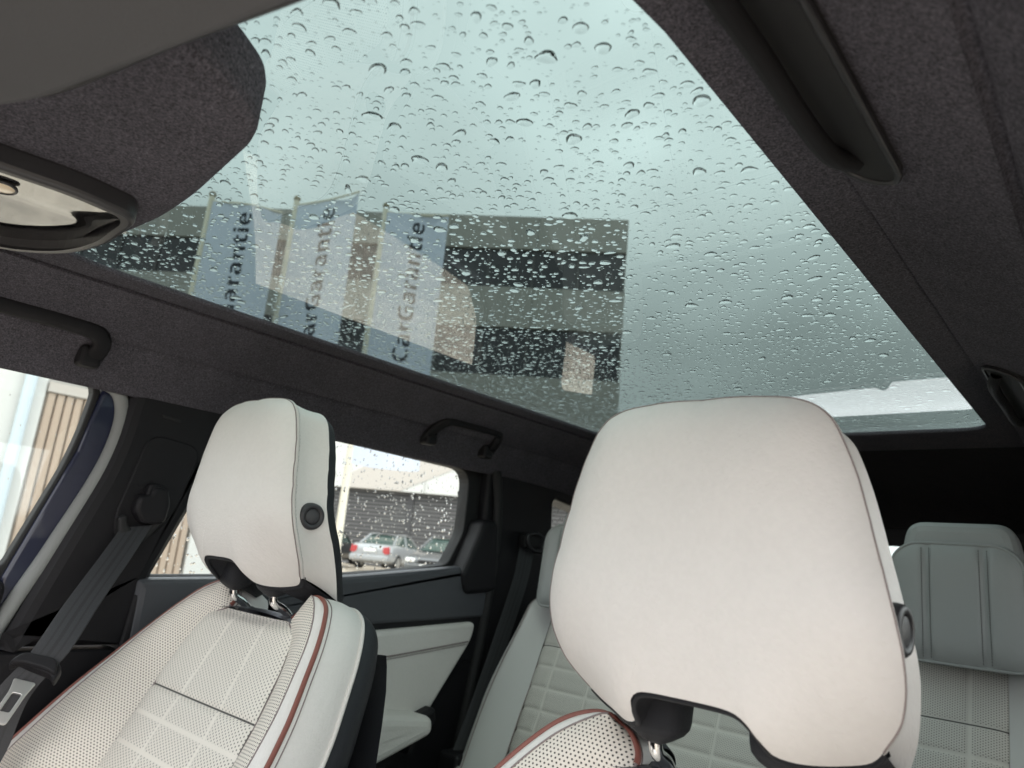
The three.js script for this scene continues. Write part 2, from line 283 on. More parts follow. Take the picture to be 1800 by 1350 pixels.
function rainOn(parent, n, at, x, r0, r1) {
  const P = [], I = []; let base = 0;
  for (let k = 0; k < n; k++) {
    const [z, y] = at(), r = lerp(r0, r1, Math.pow(rnd(), 2)), nA = 7, nR = 3, asp = rr(1, 1.5);
    for (let j = 0; j < nR; j++) for (let i = 0; i < nA; i++) { const q = Math.cos(j / nR * 1.57), th = i / nA * 6.28; P.push(x - Math.sin(j / nR * 1.57) * r * 0.45, y + Math.sin(th) * q * r * asp, z + Math.cos(th) * q * r); }
    P.push(x - r * 0.45, y, z);
    for (let j = 0; j < nR - 1; j++) for (let i = 0; i < nA; i++) { const a = base + j * nA + i, b = base + j * nA + (i + 1) % nA; I.push(a, a + nA, b, b, a + nA, b + nA); }
    for (let i = 0; i < nA; i++) I.push(base + (nR - 1) * nA + i, base + nR * nA, base + (nR - 1) * nA + (i + 1) % nA);
    const b0 = base + nR * nA + 1; for (let i = 0; i < nA; i++) { const th = i / nA * 6.28; P.push(x, y + Math.sin(th) * r * asp, z + Math.cos(th) * r); }
    for (let i = 1; i < nA - 1; i++) I.push(b0, b0 + i, b0 + i + 1);
    base += nR * nA + 1 + nA;
  }
  const g = new THREE.BufferGeometry(); g.setAttribute('position', new THREE.Float32BufferAttribute(P, 3)); g.setIndex(I); g.computeVertexNormals();
  part('raindrop', g, M.water, parent, { kind: 'stuff' });
}
{ // seal round the door opening and the B pillar
  const b = thing('door_pillar', 'black plastic door pillar trim holding the front passenger belt', 'pillar trim', [-1.36, -0.95, -0.5]);
  part('trim_panel', plate(rounded([[-0.488, 0.245, 0.03], [-0.478, 0.11, 0.1], [-0.425, -0.05, 0.1], [-0.375, -0.205, 0.002], [-0.575, -0.205, 0.002], [-0.588, -0.09, 0.01], [-0.66, 0.1, 0.05], [-0.69, 0.245, 0.02]], 0.02), 'x', -1.40, -1.328, 0.024), M.plastic, b);
  part('lower_trim', plate(rounded([[-0.374, -0.209, 0.002], [-0.34, -0.4], [-0.30, -0.95], [-0.56, -0.95], [-0.575, -0.209, 0.002]], 0.02), 'x', -1.40, -1.329, 0.010), M.plastic, b);
  part('edge_seal', tube([V(-1.352, 0.245, 0.2), V(-1.352, 0.236, -0.3), V(-1.352, 0.236, -0.43), V(-1.35, 0.225, -0.468), V(-1.35, 0.19, -0.484), V(-1.35, 0.11, -0.478), V(-1.35, -0.05, -0.424), V(-1.35, -0.2, -0.368), V(-1.35, -0.5, -0.32)], 0.0125, 120, 10), M.seal, b);
  // height slider with its groove, and a small moulded slot above
  part('height_slider', plate(rounded([[-0.53, 0.16, 0.03], [-0.50, 0.01, 0.03], [-0.508, -0.03, 0.02], [-0.56, -0.035, 0.03], [-0.605, 0.03, 0.03], [-0.63, 0.15, 0.03]], 0.03), 'x', -1.335, -1.3245, 0.003), M.plastic, b);
  part('slot', plate(rounded([[-0.545, 0.198], [-0.58, 0.194], [-0.58, 0.188], [-0.545, 0.192]], 0.003), 'x', -1.33, -1.326, 0.001), M.rubber, b);
}
{ // rear passenger door
  const d = thing('rear_passenger_door', 'black rear passenger door with pale leather insert and armrest', 'car door', [-1.37, -0.9, -1.0]);
  const win = rounded([[-0.60, 0.235, 0.02], [-1.395, 0.222, 0.05], [-1.392, 0.055, 0.02], [-1.345, -0.03, 0.02], [-1.2, -0.05, 0.2], [-0.98, -0.072, 0.2], [-0.565, -0.09, 0.02]], 0.02);
  const out = [[-0.56, 0.27], [-1.47, 0.26], [-1.47, -0.15], [-0.5, -0.15]];
  part('window_surround', plate(out, 'x', -1.40, -1.36, 0.004, [win]), M.rubber, d);
  part('window_pane', plate([[-0.55, 0.26], [-1.41, 0.25], [-1.41, -0.09], [-0.55, -0.11]], 'x', -1.386, -1.382), M.sideGlass, d);
  rainOn(d, 1500, () => [rr(-1.4, -0.57), rr(-0.09, 0.24)], -1.389, 0.0011, 0.0034);
  part('window_sill', plate(rounded([[-0.56, -0.092, 0.01], [-0.98, -0.073, 0.1], [-1.35, -0.033, 0.01], [-1.47, -0.02, 0.01], [-1.47, -0.16, 0.01], [-0.56, -0.2, 0.01]], 0.01), 'x', -1.37, -1.318, 0.016), M.plasticGrey, d);
  part('upper_panel', plate(rounded([[-0.56, -0.115], [-1.48, -0.065], [-1.48, -0.26], [-0.54, -0.36]], 0.01), 'x', -1.40, -1.322, 0.008), M.plastic, d);
  part('corner_cover', plate(rounded([[-1.352, -0.05, 0.01], [-1.402, 0.055, 0.01], [-1.41, 0.09, 0.02], [-1.47, 0.10, 0.03], [-1.49, -0.09, 0.02], [-1.37, -0.1, 0.02]], 0.02), 'x', -1.38, -1.305, 0.014), M.plastic, d);
  part('leather_insert', plate(rounded([[-0.6, -0.205, 0.02], [-1.07, -0.186, 0.1], [-1.42, -0.166, 0.02], [-1.41, -0.21, 0.03], [-1.26, -0.40, 0.02], [-0.6, -0.46, 0.02]], 0.02), 'x', -1.36, -1.305, 0.012), M.leather, d);
  const ic = curve([V(-1.304, -0.262, -0.62), V(-1.303, -0.243, -1.08), V(-1.303, -0.213, -1.39)]);
  part('insert_seam', tube(ic, 0.0016, 30, 6), M.seam, d);
  part('insert_stitching', stitches(curve([V(-1.304, -0.268, -0.62), V(-1.303, -0.249, -1.08), V(-1.303, -0.219, -1.39)]), 130, 0.004, 0.0007), M.thread, d, { kind: 'stuff' });
  const ar = rounded([[-0.7, -0.345, 0.02], [-1.08, -0.345, 0.05], [-1.235, -0.362, 0.03], [-1.24, -0.40, 0.03], [-1.06, -0.45, 0.04], [-0.7, -0.47, 0.02]], 0.03);
  part('armrest', plate(ar, 'x', -1.33, -1.235, 0.02), M.leather, d);
  part('pull_cup', plate(rounded([[-1.215, -0.37], [-1.275, -0.352], [-1.285, -0.385], [-1.2, -0.45]], 0.01), 'x', -1.33, -1.275, 0.01), M.plastic, d);
  part('lower_panel', plate(rounded([[-0.5, -0.42], [-1.50, -0.16], [-1.5, -0.9], [-0.4, -0.9]], 0.01), 'x', -1.40, -1.326, 0.01), M.plastic, d);
}
function sideWall(side) { // wall behind the rear doors with the little quarter window
  const d = thing('rear_side_trim', side < 0 ? 'black rear pillar trim with small wet quarter window' : 'black rear pillar trim on the driver side of the cabin', 'pillar trim', [side < 0 ? -1.36 : 0.05, -0.95, -1.95]);
  const q = rounded([[-1.735, 0.19, 0.03], [-2.02, 0.15, 0.02], [-2.03, -0.01, 0.02], [-1.75, -0.012, 0.03]], 0.02);
  const pts = [[-1.44, 0.28], [-2.55, 0.28], [-2.55, -0.95], [-1.44, -0.95]];
  const a = side < 0 ? -1.42 : 0.02, b = side < 0 ? -1.33 : 0.11;
  part('trim_panel', plate(pts, 'x', a, b, 0.01, [q]), M.plastic, d);
  const gx = (a + b) / 2;
  part('window_pane', plate([[-1.70, 0.21], [-2.05, 0.18], [-2.05, -0.05], [-1.70, -0.05]], 'x', gx - 0.002, gx + 0.002), M.sideGlass, d);
  if (side < 0) {
    rainOn(d, 420, () => [rr(-2.04, -1.72), rr(-0.03, 0.2)], gx - 0.004, 0.0012, 0.003);
    part('pillar_edge', tube([V(-1.325, 0.23, -1.46), V(-1.322, 0.15, -1.475), V(-1.322, 0.0, -1.48), V(-1.322, -0.3, -1.44), V(-1.32, -0.7, -1.36)], 0.014, 40, 8), M.rubber, d);
  }
}
sideWall(-1); sideWall(1);
{ // driver side: the front door stands open beyond the frame, the rear door is shut
  const d = thing('driver_side_rear_door', 'black trimmed rear door on the driver side of the cabin', 'car door', [0.07, -0.9, -1.0]);
  const w2 = rounded([[-0.62, 0.225], [-1.38, 0.215], [-1.33, -0.04], [-0.59, -0.09]], 0.03);
  part('door_panel', plate([[-0.46, 0.26], [-1.48, 0.26], [-1.48, -0.9], [-0.36, -0.9], [-0.4, -0.1]], 'x', 0.055, 0.11, 0.006, [w2]), M.plastic, d);
  part('window_pane', plate([[-0.57, 0.24], [-1.42, 0.24], [-1.4, -0.06], [-0.54, -0.1]], 'x', 0.08, 0.084), M.sideGlass, d);
}
{ // floor, front and tail of the cabin
  solo('car_floor', box(-1.42, 0.11, -0.95, -0.9, -2.55, 1.4), M.carpet, 'dark carpeted cabin floor under the seats', 'car floor', 'structure');
  solo('dashboard', [plate(rounded([[0.55, -0.30], [1.35, -0.24], [1.4, -0.9], [0.8, -0.9], [0.6, -0.6]], 0.06), 'x', -1.33, 0.06, 0.02)], M.plastic, 'black dashboard across the front of the cabin', 'dashboard');
  const t = thing('tailgate', 'black tailgate with rear window at the back of the cabin', 'tailgate', [XC, -0.95, -2.55]);
  part('gate_panel', plate([[-1.36, 0.3], [0.05, 0.3], [0.05, -0.95], [-1.36, -0.95]], 'z', -2.58, -2.52, 0.006, [rounded([[-1.10, 0.155, 0.06], [-0.30, 0.155, 0.06], [-0.33, 0.018, 0.03], [-0.58, 0.02, 0.01], [-0.60, 0.05, 0.01], [-0.63, 0.035, 0.01], [-0.95, 0.045, 0.1], [-1.12, 0.10, 0.06]], 0.05)]), M.plastic, t);
  part('window_pane', plate([[-1.17, 0.24], [-0.2, 0.24], [-0.2, -0.05], [-1.17, -0.05]], 'z', -2.552, -2.548), M.sideGlass, t);
}
// ---------------------------------------------------------------- overhead: visor, console, handles
{
  const v = thing('sun_visor', 'grey sun visor folded up over the driver', 'sun visor', [-0.3, 0.262, -0.05]);
  part('visor_board', plate(rounded([[-0.572, 0.1, 0.02], [-0.578, -0.07, 0.03], [-0.53, -0.093, 0.04], [-0.40, -0.123, 0.1], [-0.24, -0.158, 0.1], [-0.05, -0.17, 0.03], [0.0, 0.1, 0.02]], 0.02), 'y', 0.262, 0.28, 0.006), M.visor, v);
  part('visor_edge', tube([V(-0.578, 0.275, -0.07), V(-0.53, 0.275, -0.096), V(-0.40, 0.275, -0.126), V(-0.24, 0.275, -0.161), V(-0.05, 0.275, -0.172)], 0.004, 40, 6), M.satin, v);
  const c = thing('overhead_console', 'glossy black overhead console with satin frame and reading lamp lens', 'overhead console', [-0.79, 0.272, -0.13]);
  const o = rounded([[-0.705, 0.06], [-0.684, -0.12, 0.02], [-0.676, -0.165, 0.03], [-0.682, -0.216, 0.012], [-0.70, -0.226, 0.012], [-0.79, -0.231, 0.06], [-0.862, -0.214, 0.04], [-0.915, -0.17, 0.03], [-0.93, 0.06]], 0.02);
  const ins = o.map(([x, z]) => [(x + 0.8) * 0.95 - 0.8, (z + 0.12) * 0.94 - 0.121]);
  part('console_frame', plate(o, 'y', 0.275, 0.299, 0.005, [ins]), M.satin, c);
  part('touch_panel', grid(24, 12, (u, v) => { const x = lerp(-0.905, -0.687, u), z = lerp(-0.217, 0.05, v), q = Math.max(0, x + 0.785), e = 0.13 * Math.sqrt(q * q + 0.0004); return V(x, 0.2925 - e - 0.03 * Math.max(0, z + 0.2), z); }, { flip: false }), M.gloss, c);
  const lg = new THREE.SphereGeometry(0.013, 24, 10); lg.scale(1, 0.22, 0.8); lg.translate(-0.742, 0.281, -0.126);
  part('lamp_lens', lg, M.lens, c);
  const lr = new THREE.TorusGeometry(0.0135, 0.0016, 8, 32); lr.rotateX(Math.PI / 2); lr.scale(1, 1, 0.8); lr.translate(-0.742, 0.2805, -0.126);
  part('lens_ring', lr, M.satin, c);
}
function handle(label, ends, bar, r) { // a rigid grab handle: end mounts and a bar
  const p = bar[0]; const h = thing('grab_handle', label, 'grab handle', p);
  const cv = curve(bar.map((q) => V(...q)));
  part('bar', grid(16, 60, (u, v) => { const T = cv.getTangentAt(v), q = cv.getPointAt(v), B = V(1, 0, 0).cross(T).normalize(), N = V().crossVectors(T, B).normalize(), a = u * 6.28319, c = Math.cos(a), s = Math.sin(a); const k = Math.pow(Math.abs(c) ** 4 + Math.abs(s) ** 4, -0.25); return q.addScaledVector(B, c * k * r).addScaledVector(N, s * k * r * 0.75); }, { closed: true, uvfn: (u, v) => [u * 0.07, v * 0.4] }), M.plastic, h);
  for (const e of ends) part('mount', box(e[0] - 0.016, e[0] + 0.016, e[1] - 0.02, e[1] + 0.016, e[2] - 0.017, e[2] + 0.017, 0.008), M.plastic, h);
  return h;
}
handle('black grab handle above the front passenger window', [[-1.287, 0.262, -0.392]], [[-1.24, 0.292, 0.08], [-1.243, 0.296, -0.1], [-1.245, 0.298, -0.25], [-1.245, 0.297, -0.35], [-1.248, 0.293, -0.385], [-1.258, 0.28, -0.398], [-1.28, 0.262, -0.398]], 0.0135);
handle('black grab handle above the rear passenger window', [[-1.28, 0.268, -1.155], [-1.28, 0.268, -1.36]], [[-1.285, 0.264, -1.148], [-1.255, 0.285, -1.148], [-1.232, 0.305, -1.165], [-1.228, 0.31, -1.2], [-1.228, 0.312, -1.32], [-1.232, 0.308, -1.355], [-1.255, 0.285, -1.368], [-1.285, 0.264, -1.368]], 0.0115);
function foldedHandle(label, z0, z1, o) { // handle folded into a dark tray on the driver rail
  const xm = xr(o), ym = 0.323 - (o - 0.1) * 0.45, h = thing('grab_handle', label, 'grab handle', [xm, ym, (z0 + z1) / 2]);
  const mat = new THREE.Matrix4().makeTranslation(xm, ym, 0).multiply(new THREE.Matrix4().makeRotationZ(-0.5));
  const cap = (w, a, b) => { const s = []; for (let i = 0; i <= 16; i++) { const t = i / 16 * Math.PI; s.push([Math.cos(t) * w, a + Math.sin(t) * w]); } for (let i = 0; i <= 16; i++) { const t = Math.PI + i / 16 * Math.PI; s.push([Math.cos(t) * w, b + Math.sin(t) * w]); } return s; };
  const g = (w, a, b, y0, y1, bev, holes) => { const q = plate(cap(w, a, b), 'y', y0, y1, bev, holes); q.applyMatrix4(mat); return q; };
  part('tray', g(0.026, z0 - 0.026, z1 + 0.026, -0.004, 0.02, 0.003), M.rubber, h);
  const lip = tube(cap(0.026, z0 - 0.026, z1 + 0.026).map(([x, z]) => V(x, -0.004, z)), 0.003, 90, 6, true); lip.applyMatrix4(mat);
  part('rim', lip, M.satin, h);
  const bar = tube([V(-0.008, -0.004, z0 - 0.03), V(-0.012, -0.014, z0 - 0.06), V(-0.013, -0.016, (z0 + z1) / 2), V(-0.012, -0.014, z1 + 0.06), V(-0.008, -0.004, z1 + 0.03)], 0.008, 50, 10); bar.applyMatrix4(mat);
  part('bar', bar, M.plastic, h);
}
foldedHandle('black folded handle in the headliner above the driver', -0.18, -0.585, 0.074);
foldedHandle('black folded handle above the driver side rear window', -1.2, -1.62, 0.085);

// ---------------------------------------------------------------- seats
function frame(o, tilt) { const t = tilt * Math.PI / 180, up = V(0, Math.cos(t), -Math.sin(t)), fw = V(0, Math.sin(t), Math.cos(t)); return (u, v, w) => V(o[0] + u, o[1], o[2]).addScaledVector(up, v).addScaledVector(fw, w); }
function panelTex(wm, hm, vl, hl, seamAt, pitch, holeR, tone, smooth) { // printed-through grid of quilting lines on perforated leather
  const S = 2300, n = Math.min(2048, Math.round(wm * S)), m = Math.min(2048, Math.round(hm * S));
  const lineK = (x, y) => { let k = 0; for (const f of vl) k = Math.max(k, sm(0.0042, 0.002, Math.abs(x - f(y)))); for (const h of hl) k = Math.max(k, sm(0.0042, 0.002, Math.abs(y - h))); return k; };
  const col = tex(n, m, (u, v) => { const x = (u - 0.5) * wm, y = (v - 1) * hm; const l = lineK(x, y), d = dotAt(y, x, pitch, holeR) * (1 - sm(0.2, 0.8, l)), s = seamAt === null ? 0 : sm(0.0016, 0.0006, Math.abs(y - seamAt)); const q = (0.93 + 0.02 * l) * (1 - 0.46 * d) * (1 - 0.65 * s); return [q, q * 0.99, q * 0.965]; }, true, false);
  return col;
}
function makeSeat() {
  const o = [-1.003, -0.10, -0.605], root = thing('car_seat', 'pale leather front passenger seat, farther from the camera', 'car seat', [o[0], -0.9, o[2]]);
  const B = frame(o, 27);
  const vs = [-0.62, -0.45, -0.3, -0.2, -0.135, -0.08, -0.04, 0, 0.03];
  const U = (v) => tab(vs, [0.30, 0.312, 0.297, 0.276, 0.252, 0.226, 0.205, 0.178, 0.145], v), pr = (v) => tab(vs, [0.075, 0.072, 0.066, 0.045, 0.03, 0.02, 0.012, 0.004, -0.004], v), H = (v) => tab(vs, [0.148, 0.148, 0.147, 0.147, 0.145, 0.138, 0.127, 0.113, 0.1], v);
  // centre panel with pillowed quilting
  const vl = [(y) => -lerp(0.041, 0.062, clamp(-y / 0.2)), (y) => lerp(0.041, 0.062, clamp(-y / 0.2))], hl = [-0.186, -0.228, -0.27, -0.312, -0.354, -0.396, -0.438], seamAt = -0.146, top = -0.012, bot = -0.6;
  const map = panelTex(0.3, 0.6, vl, hl, seamAt, 0.0054, 0.0011);
  const pm = std({ color: C(0.86, 0.84, 0.81), roughness: 0.65, map, bumpMap: rep(tGrain, 0.16), bumpScale: 0.0004 });
  const groove = (u, v) => { let k = 0; for (const f of vl) k = Math.max(k, Math.exp(-(((u - f(v)) / 0.004) ** 2)) * 0.6); for (const h of hl) k = Math.max(k, Math.exp(-(((v - h) / 0.004) ** 2)) * 0.6); k = Math.max(k, Math.exp(-(((v - seamAt) / 0.004) ** 2)) * 1.6); return k; };
  part('centre_panel', grid(70, 170, (s, t) => { const v = lerp(bot, top, t), u = lerp(-1, 1, s) * H(v), e = Math.abs(lerp(-1, 1, s)); const w = 0.004 - 0.0022 * groove(u, v) - 0.006 * Math.pow(e, 10) - 0.010 * Math.pow(sm(-0.04, -0.012, v), 2) - 0.012 * (1 - e * e) * 0.5; return B(u, v, w); }, { uvfn: (s, t) => { const v = lerp(bot, top, t); return [0.5 + lerp(-1, 1, s) * H(v) / 0.3, 1 + v / 0.6]; } }), pm, root);
  // bolsters
  for (const sd of [-1, 1]) {
    const inn = [], out = []; const N = 60;
    const innC = new THREE.CatmullRomCurve3([V(H(-0.6), -0.6, 0), V(H(-0.45), -0.45, 0), V(H(-0.3), -0.3, 0), V(H(-0.2), -0.2, 0), V(H(-0.135), -0.135, 0), V(0.137, -0.08, 0), V(0.124, -0.045, 0), V(0.104, -0.022, 0), V(0.088, -0.012, 0), V(0.088, 0.0, 0), V(0.1, 0.016, 0), V(0.118, 0.0245, 0)], false, 'centripetal');
    const outC = new THREE.CatmullRomCurve3([V(U(-0.6), -0.6, 0), V(U(-0.45), -0.45, 0), V(U(-0.3), -0.3, 0), V(U(-0.2), -0.2, 0), V(U(-0.135), -0.135, 0), V(U(-0.08), -0.08, 0), V(U(-0.04), -0.04, 0), V(0.182, -0.006, 0), V(0.165, 0.012, 0), V(0.148, 0.022, 0), V(0.132, 0.0265, 0), V(0.12, 0.026, 0)], false, 'centripetal');
    const face = (t, s) => { // t across from the inner to the outer edge, s along
      const a = innC.getPoint(s), b = outC.getPoint(s), u = lerp(a.x, b.x, t), v = lerp(a.y, b.y, t), P = pr(v) + 0.004, w0 = -0.004 - 0.01 * sm(-0.03, 0.01, a.y);
      const w = lerp(w0, P, Math.pow(Math.sin(Math.min(1, t * 1.12) * Math.PI / 2), 1.15)) + 0.005 * Math.sin(Math.PI * t) - 0.003 * sm(0.9, 1, t);
      return B(sd * u, v, w);
    };
    const L = 0.68;
    part('perforated_bolster', grid(24, 110, (t, s) => face(t * 0.8, s), { flip: sd < 0, uvfn: (t, s) => { const a = innC.getPoint(s), b = outC.getPoint(s); return [lerp(a.x, b.x, t * 0.8), lerp(a.y, b.y, t * 0.8)]; } }), M.perf, root);
    part('bolster_edge', grid(10, 110, (t, s) => face(0.8 + t * 0.2, s), { flip: sd < 0, uvfn: (t, s) => [t * 0.04, s * L] }), M.leather, root);
    const seamC = curve(Array.from({ length: 60 }, (_, i) => face(0.8, i / 59))); part('bolster_seam', tube(seamC, 0.0011, 110, 5), M.seam, root);
    part('panel_seam', tube(curve(Array.from({ length: 50 }, (_, i) => face(0.0, i / 59))), 0.0014, 110, 5), M.seam, root);
    // piping round the shoulder
    const rim = []; for (let i = 0; i <= 60; i++) rim.push(face(1, i / 60)); const rimN = rim.length; const inner = []; for (let i = 60; i >= 45; i--) inner.push(face(0, i / 60));
    const lift = (p) => p;
    const all = rim.concat(inner.slice(1, 15)).map(lift);
    part('piping', tube(all, 0.0032, 220, 8), M.piping, root);
    // leather side running back from the piping, then the dark shell
    const sideC = curve(all), K = all.length - 1;
    const nrm = (t) => { const p = sideC.getPoint(t), q = sideC.getPoint(Math.min(1, t + 0.01)), r = sideC.getPoint(Math.max(0, t - 0.01)); const T = q.sub(r).normalize(); const fw = B(0, 0, 1).sub(B(0, 0, 0)); const n = V().crossVectors(T, fw).normalize().multiplyScalar(sd); return { p, n, fw }; };
    const ring = (t, k) => { const { p, n, fw } = nrm(t); const dep = 0.062, bulge = 0.013; return p.clone().addScaledVector(fw, -dep * k - 0.004 * 0).addScaledVector(n, bulge * Math.sin(k * Math.PI * 0.62) * sm(1.0, 0.8, t)); };
    part('side_leather', grid(14, 140, (k, t) => ring(t, k), { flip: sd > 0, uvfn: (k, t) => [k * 0.07, t * 0.8] }), M.leather, root);
    part('side_seam', tube(curve(Array.from({ length: 70 }, (_, i) => { const q = ring(i / 69, 0.12), { n } = nrm(i / 69); return q.addScaledVector(n, 0.0004); })), 0.0008, 120, 5), M.seam, root);
    part('side_welt', tube(curve(Array.from({ length: 60 }, (_, i) => { const q = ring(i / 59 * 0.8, 0.97), { n } = nrm(i / 59 * 0.8); return q.addScaledVector(n, 0.001); })), 0.0032, 120, 6), M.welt, root);
    part('back_shell', grid(10, 100, (k, t) => { const { p, n, fw } = nrm(t * 0.86), q = ring(t * 0.86, 1); return q.addScaledVector(fw, -0.06 * k).addScaledVector(n, 0.010 * Math.sin(k * 2.4) - 0.035 * k * k); }, { flip: sd > 0, uvfn: (k, t) => [k * 0.1, t] }), M.darkLeather, root);
  }
  // back of the seat and the grey bridge between the shoulders
  part('seat_back', grid(20, 40, (s, t) => { const v = lerp(-0.6, 0.005, t), u = lerp(-1, 1, s), e = Math.abs(u); return B(u * (U(v) + 0.005), v, -0.12 + 0.02 * e * e - 0.02); }, { flip: true, uvfn: (s, t) => [s * 0.6, t * 0.6] }), M.darkLeather, root);
  const br = grid(30, 10, (s, t) => { const u = lerp(-0.118, 0.118, s), a = t * Math.PI; return B(u, -0.009 + 0.013 * Math.sin(a) - 0.006 * (u / 0.1) ** 2, -0.002 - 0.062 * t + 0.0); }, { uvfn: (s, t) => [s * 0.2, t * 0.06], flip: false });
  part('shoulder_bridge', br, M.plasticGrey, root);
  part('shoulder_bridge', grid(20, 6, (s, t) => B(lerp(-0.118, 0.118, s), lerp(-0.014, -0.06, t), -0.064), { flip: true }), M.plasticGrey, root);
  for (const u of [-0.066, 0.066]) {
    const a = new THREE.CylinderGeometry(0.013, 0.017, 0.012, 20); a.scale(1.5, 1, 1); const p = B(u, -0.003, -0.034); a.rotateX(-0.47); a.translate(p.x, p.y, p.z); part('stem_guide', a, M.plasticGrey, root);
  }
  part('seat_cushion', [box(o[0] - 0.26, o[0] + 0.26, -0.78, -0.62, -0.35, 0.16, 0.05)], M.leather, root);
  part('seat_pedestal', [box(o[0] - 0.22, o[0] + 0.22, -0.9, -0.775, -0.33, 0.1, 0.02)], M.plastic, root);

  // headrest --------------------------------------------------------------------------------
  const hc = [o[0] - 0.003, 0.052, -0.524], A = frame(hc, 3);
  const half0 = [[0, 0.150], [0.05, 0.1495], [0.075, 0.146], [0.09, 0.139], [0.1, 0.128], [0.108, 0.11], [0.1165, 0.085], [0.1235, 0.055], [0.131, 0.02], [0.137, -0.01], [0.140, -0.034], [0.139, -0.057], [0.1335, -0.077], [0.123, -0.093], [0.109, -0.104], [0.092, -0.110], [0.076, -0.1125], [0.064, -0.112], [0.0565, -0.1085], [0.051, -0.1], [0.045, -0.092], [0.039, -0.0885], [0.03, -0.087], [0, -0.0865]];
  const half = half0.map(([a, b]) => [a * (b < -0.08 && a < 0.06 ? 1 : 1.045), b < -0.1 ? b - 0.005 : b]);
  const baseR = (() => { const p = half.filter(([a, b]) => !(b < -0.08 && a < 0.07)).concat([[0.05, -0.1125], [0, -0.113]]); return (an) => { let best = 0.1; for (let i = 0; i < p.length - 1; i++) { const a0 = Math.atan2(p[i][0], p[i][1] - 0.02), a1 = Math.atan2(p[i + 1][0], p[i + 1][1] - 0.02); if (an >= a0 - 1e-9 && an <= a1 + 1e-9) { const t = clamp((an - a0) / (a1 - a0 || 1)); best = lerp(Math.hypot(p[i][0], p[i][1] - 0.02), Math.hypot(p[i + 1][0], p[i + 1][1] - 0.02), t); break; } } return best; }; })();
  const loopPts = half.map(([a, b]) => V(a, b, 0)).concat(half.slice(1, -1).reverse().map(([a, b]) => V(-a, b, 0)));
  const loop = new THREE.CatmullRomCurve3(loopPts, true, 'centripetal'); loop.arcLengthDivisions = 800;
  const NL = 220; const ol = Array.from({ length: NL + 1 }, (_, i) => loop.getPointAt((i % NL) / NL));
  const ctr = V(0, 0.02, 0);
  const wrapBack = (v) => -0.045 * Math.pow(Math.max(0, -v + 0.005) / 0.1, 2.1);   // lower face curves back
  const wF = (u, v) => { const side = 0.3 + 0.7 * sm(0.045, 0.125, Math.abs(u)), k = Math.min(1, Math.hypot(u, v - 0.02) / baseR(Math.atan2(Math.abs(u), v - 0.02))); return 0.010 * (1 - Math.pow(k, 2.2)) - 0.019 * Math.pow(k, 8) + wrapBack(v) * side - 0.2 * u * u + 0.0011 * (noise3(u * 22 + 5, v * 22 + 3, 1.5) - 0.5) + 0.0006 * (noise3(u * 60 + 5, v * 60 + 3, 4.5) - 0.5) * sm(0.55, 0.95, k); };
  const faceP = (i, k) => { const q = ol[i], u = lerp(ctr.x, q.x, k), v = lerp(ctr.y, q.y, k); return A(u, v, wF(u, v)); };
  const hr = part('headrest', grid(NL, 40, (s, t, i, j) => faceP(i, 1 - Math.pow(1 - j / 40, 1.6)), { closed: true, flip: true, uvfn: (s, t, p) => [p.x, p.y] }), M.leather, root);
  // notch is dark inside; the band wraps sides and top
  const edge = (i) => faceP(i, 1), nrmL = (i) => { const a = ol[(i + NL - 1) % NL], b = ol[(i + 1) % NL]; return V(-(b.y - a.y), b.x - a.x, 0).normalize().multiplyScalar(-1); };
  const iOf = (f) => { for (let i = 0; i <= NL / 2; i++) if (f(ol[i])) return i; };
  const iA = iOf((q) => q.y < -0.0985 && q.x > 0.09);     // where the side band leaves the front edge
  const fwd = A(0, 0, 1).sub(A(0, 0, 0));
  const bandDepth = (v) => tab([-0.14, -0.11, -0.06, 0, 0.08, 0.15], [0.075, 0.073, 0.066, 0.061, 0.060, 0.058], v);
  const bandPt = (i, k) => { const q = ol[i], n = nrmL(i), D = bandDepth(q.y); const low = sm(-0.05, -0.11, q.y); const e = edge(i); return e.addScaledVector(fwd, -D * k).add(V(n.x * lerp(0.009, 0.004, sm(0.08, 0.14, q.y)) * Math.sin(k * 2.6), n.y * lerp(0.009, 0.004, sm(0.08, 0.14, q.y)) * Math.sin(k * 2.6) - low * 0.034 * k, 0)).add(V(0, -0.004 * k * sm(0.1, 0.15, q.y), 0)); };
  const idx = []; for (let i = -iA; i <= iA; i++) idx.push((i + NL) % NL);
  const bandG = grid(idx.length - 1, 12, (s, t, i, j) => bandPt(idx[i], j / 12), { uvfn: (s, t) => [s * 0.8, t * 0.08] , flip: true });
  part('side_band', bandG, M.leather, hr);
  // underside: dark skin from the front lobes back
  const lowIdx = []; for (let i = iA; i <= NL - iA; i++) lowIdx.push(i);
  part('underside', grid(lowIdx.length - 1, 6, (s, t, i, j) => { const q = edge(lowIdx[i]); const k = j / 6; return q.addScaledVector(fwd, -0.07 * k).add(V(0, -0.012 * Math.sin(k * 3.1) * 0 - 0.03 * k * sm(0.04, 0.1, Math.abs(ol[lowIdx[i]].x)), 0)); }, { flip: true }), M.darkLeather, hr);
  // back shell
  const bk = grid(NL, 10, (s, t, i, j) => { const k = 1 - j / 10, q = ol[i % NL]; const b = (i % NL) <= iA || (i % NL) >= NL - iA ? bandPt(i % NL, 1) : edge(i % NL).addScaledVector(fwd, -0.07).add(V(0, -0.03 * sm(0.04, 0.1, Math.abs(q.x)), 0)); const c = A(0, 0.02, -0.105); const e = b.clone().addScaledVector(fwd, -0.034 * Math.sqrt(1 - k * k)); return V(lerp(c.x, e.x, Math.pow(k, 0.6)), lerp(c.y, e.y, Math.pow(k, 0.6)), lerp(c.z, e.z, Math.pow(k, 0.6)) - 0.02 * (1 - k)); }, { closed: true });
  part('back_shell', bk, M.darkLeather, hr);
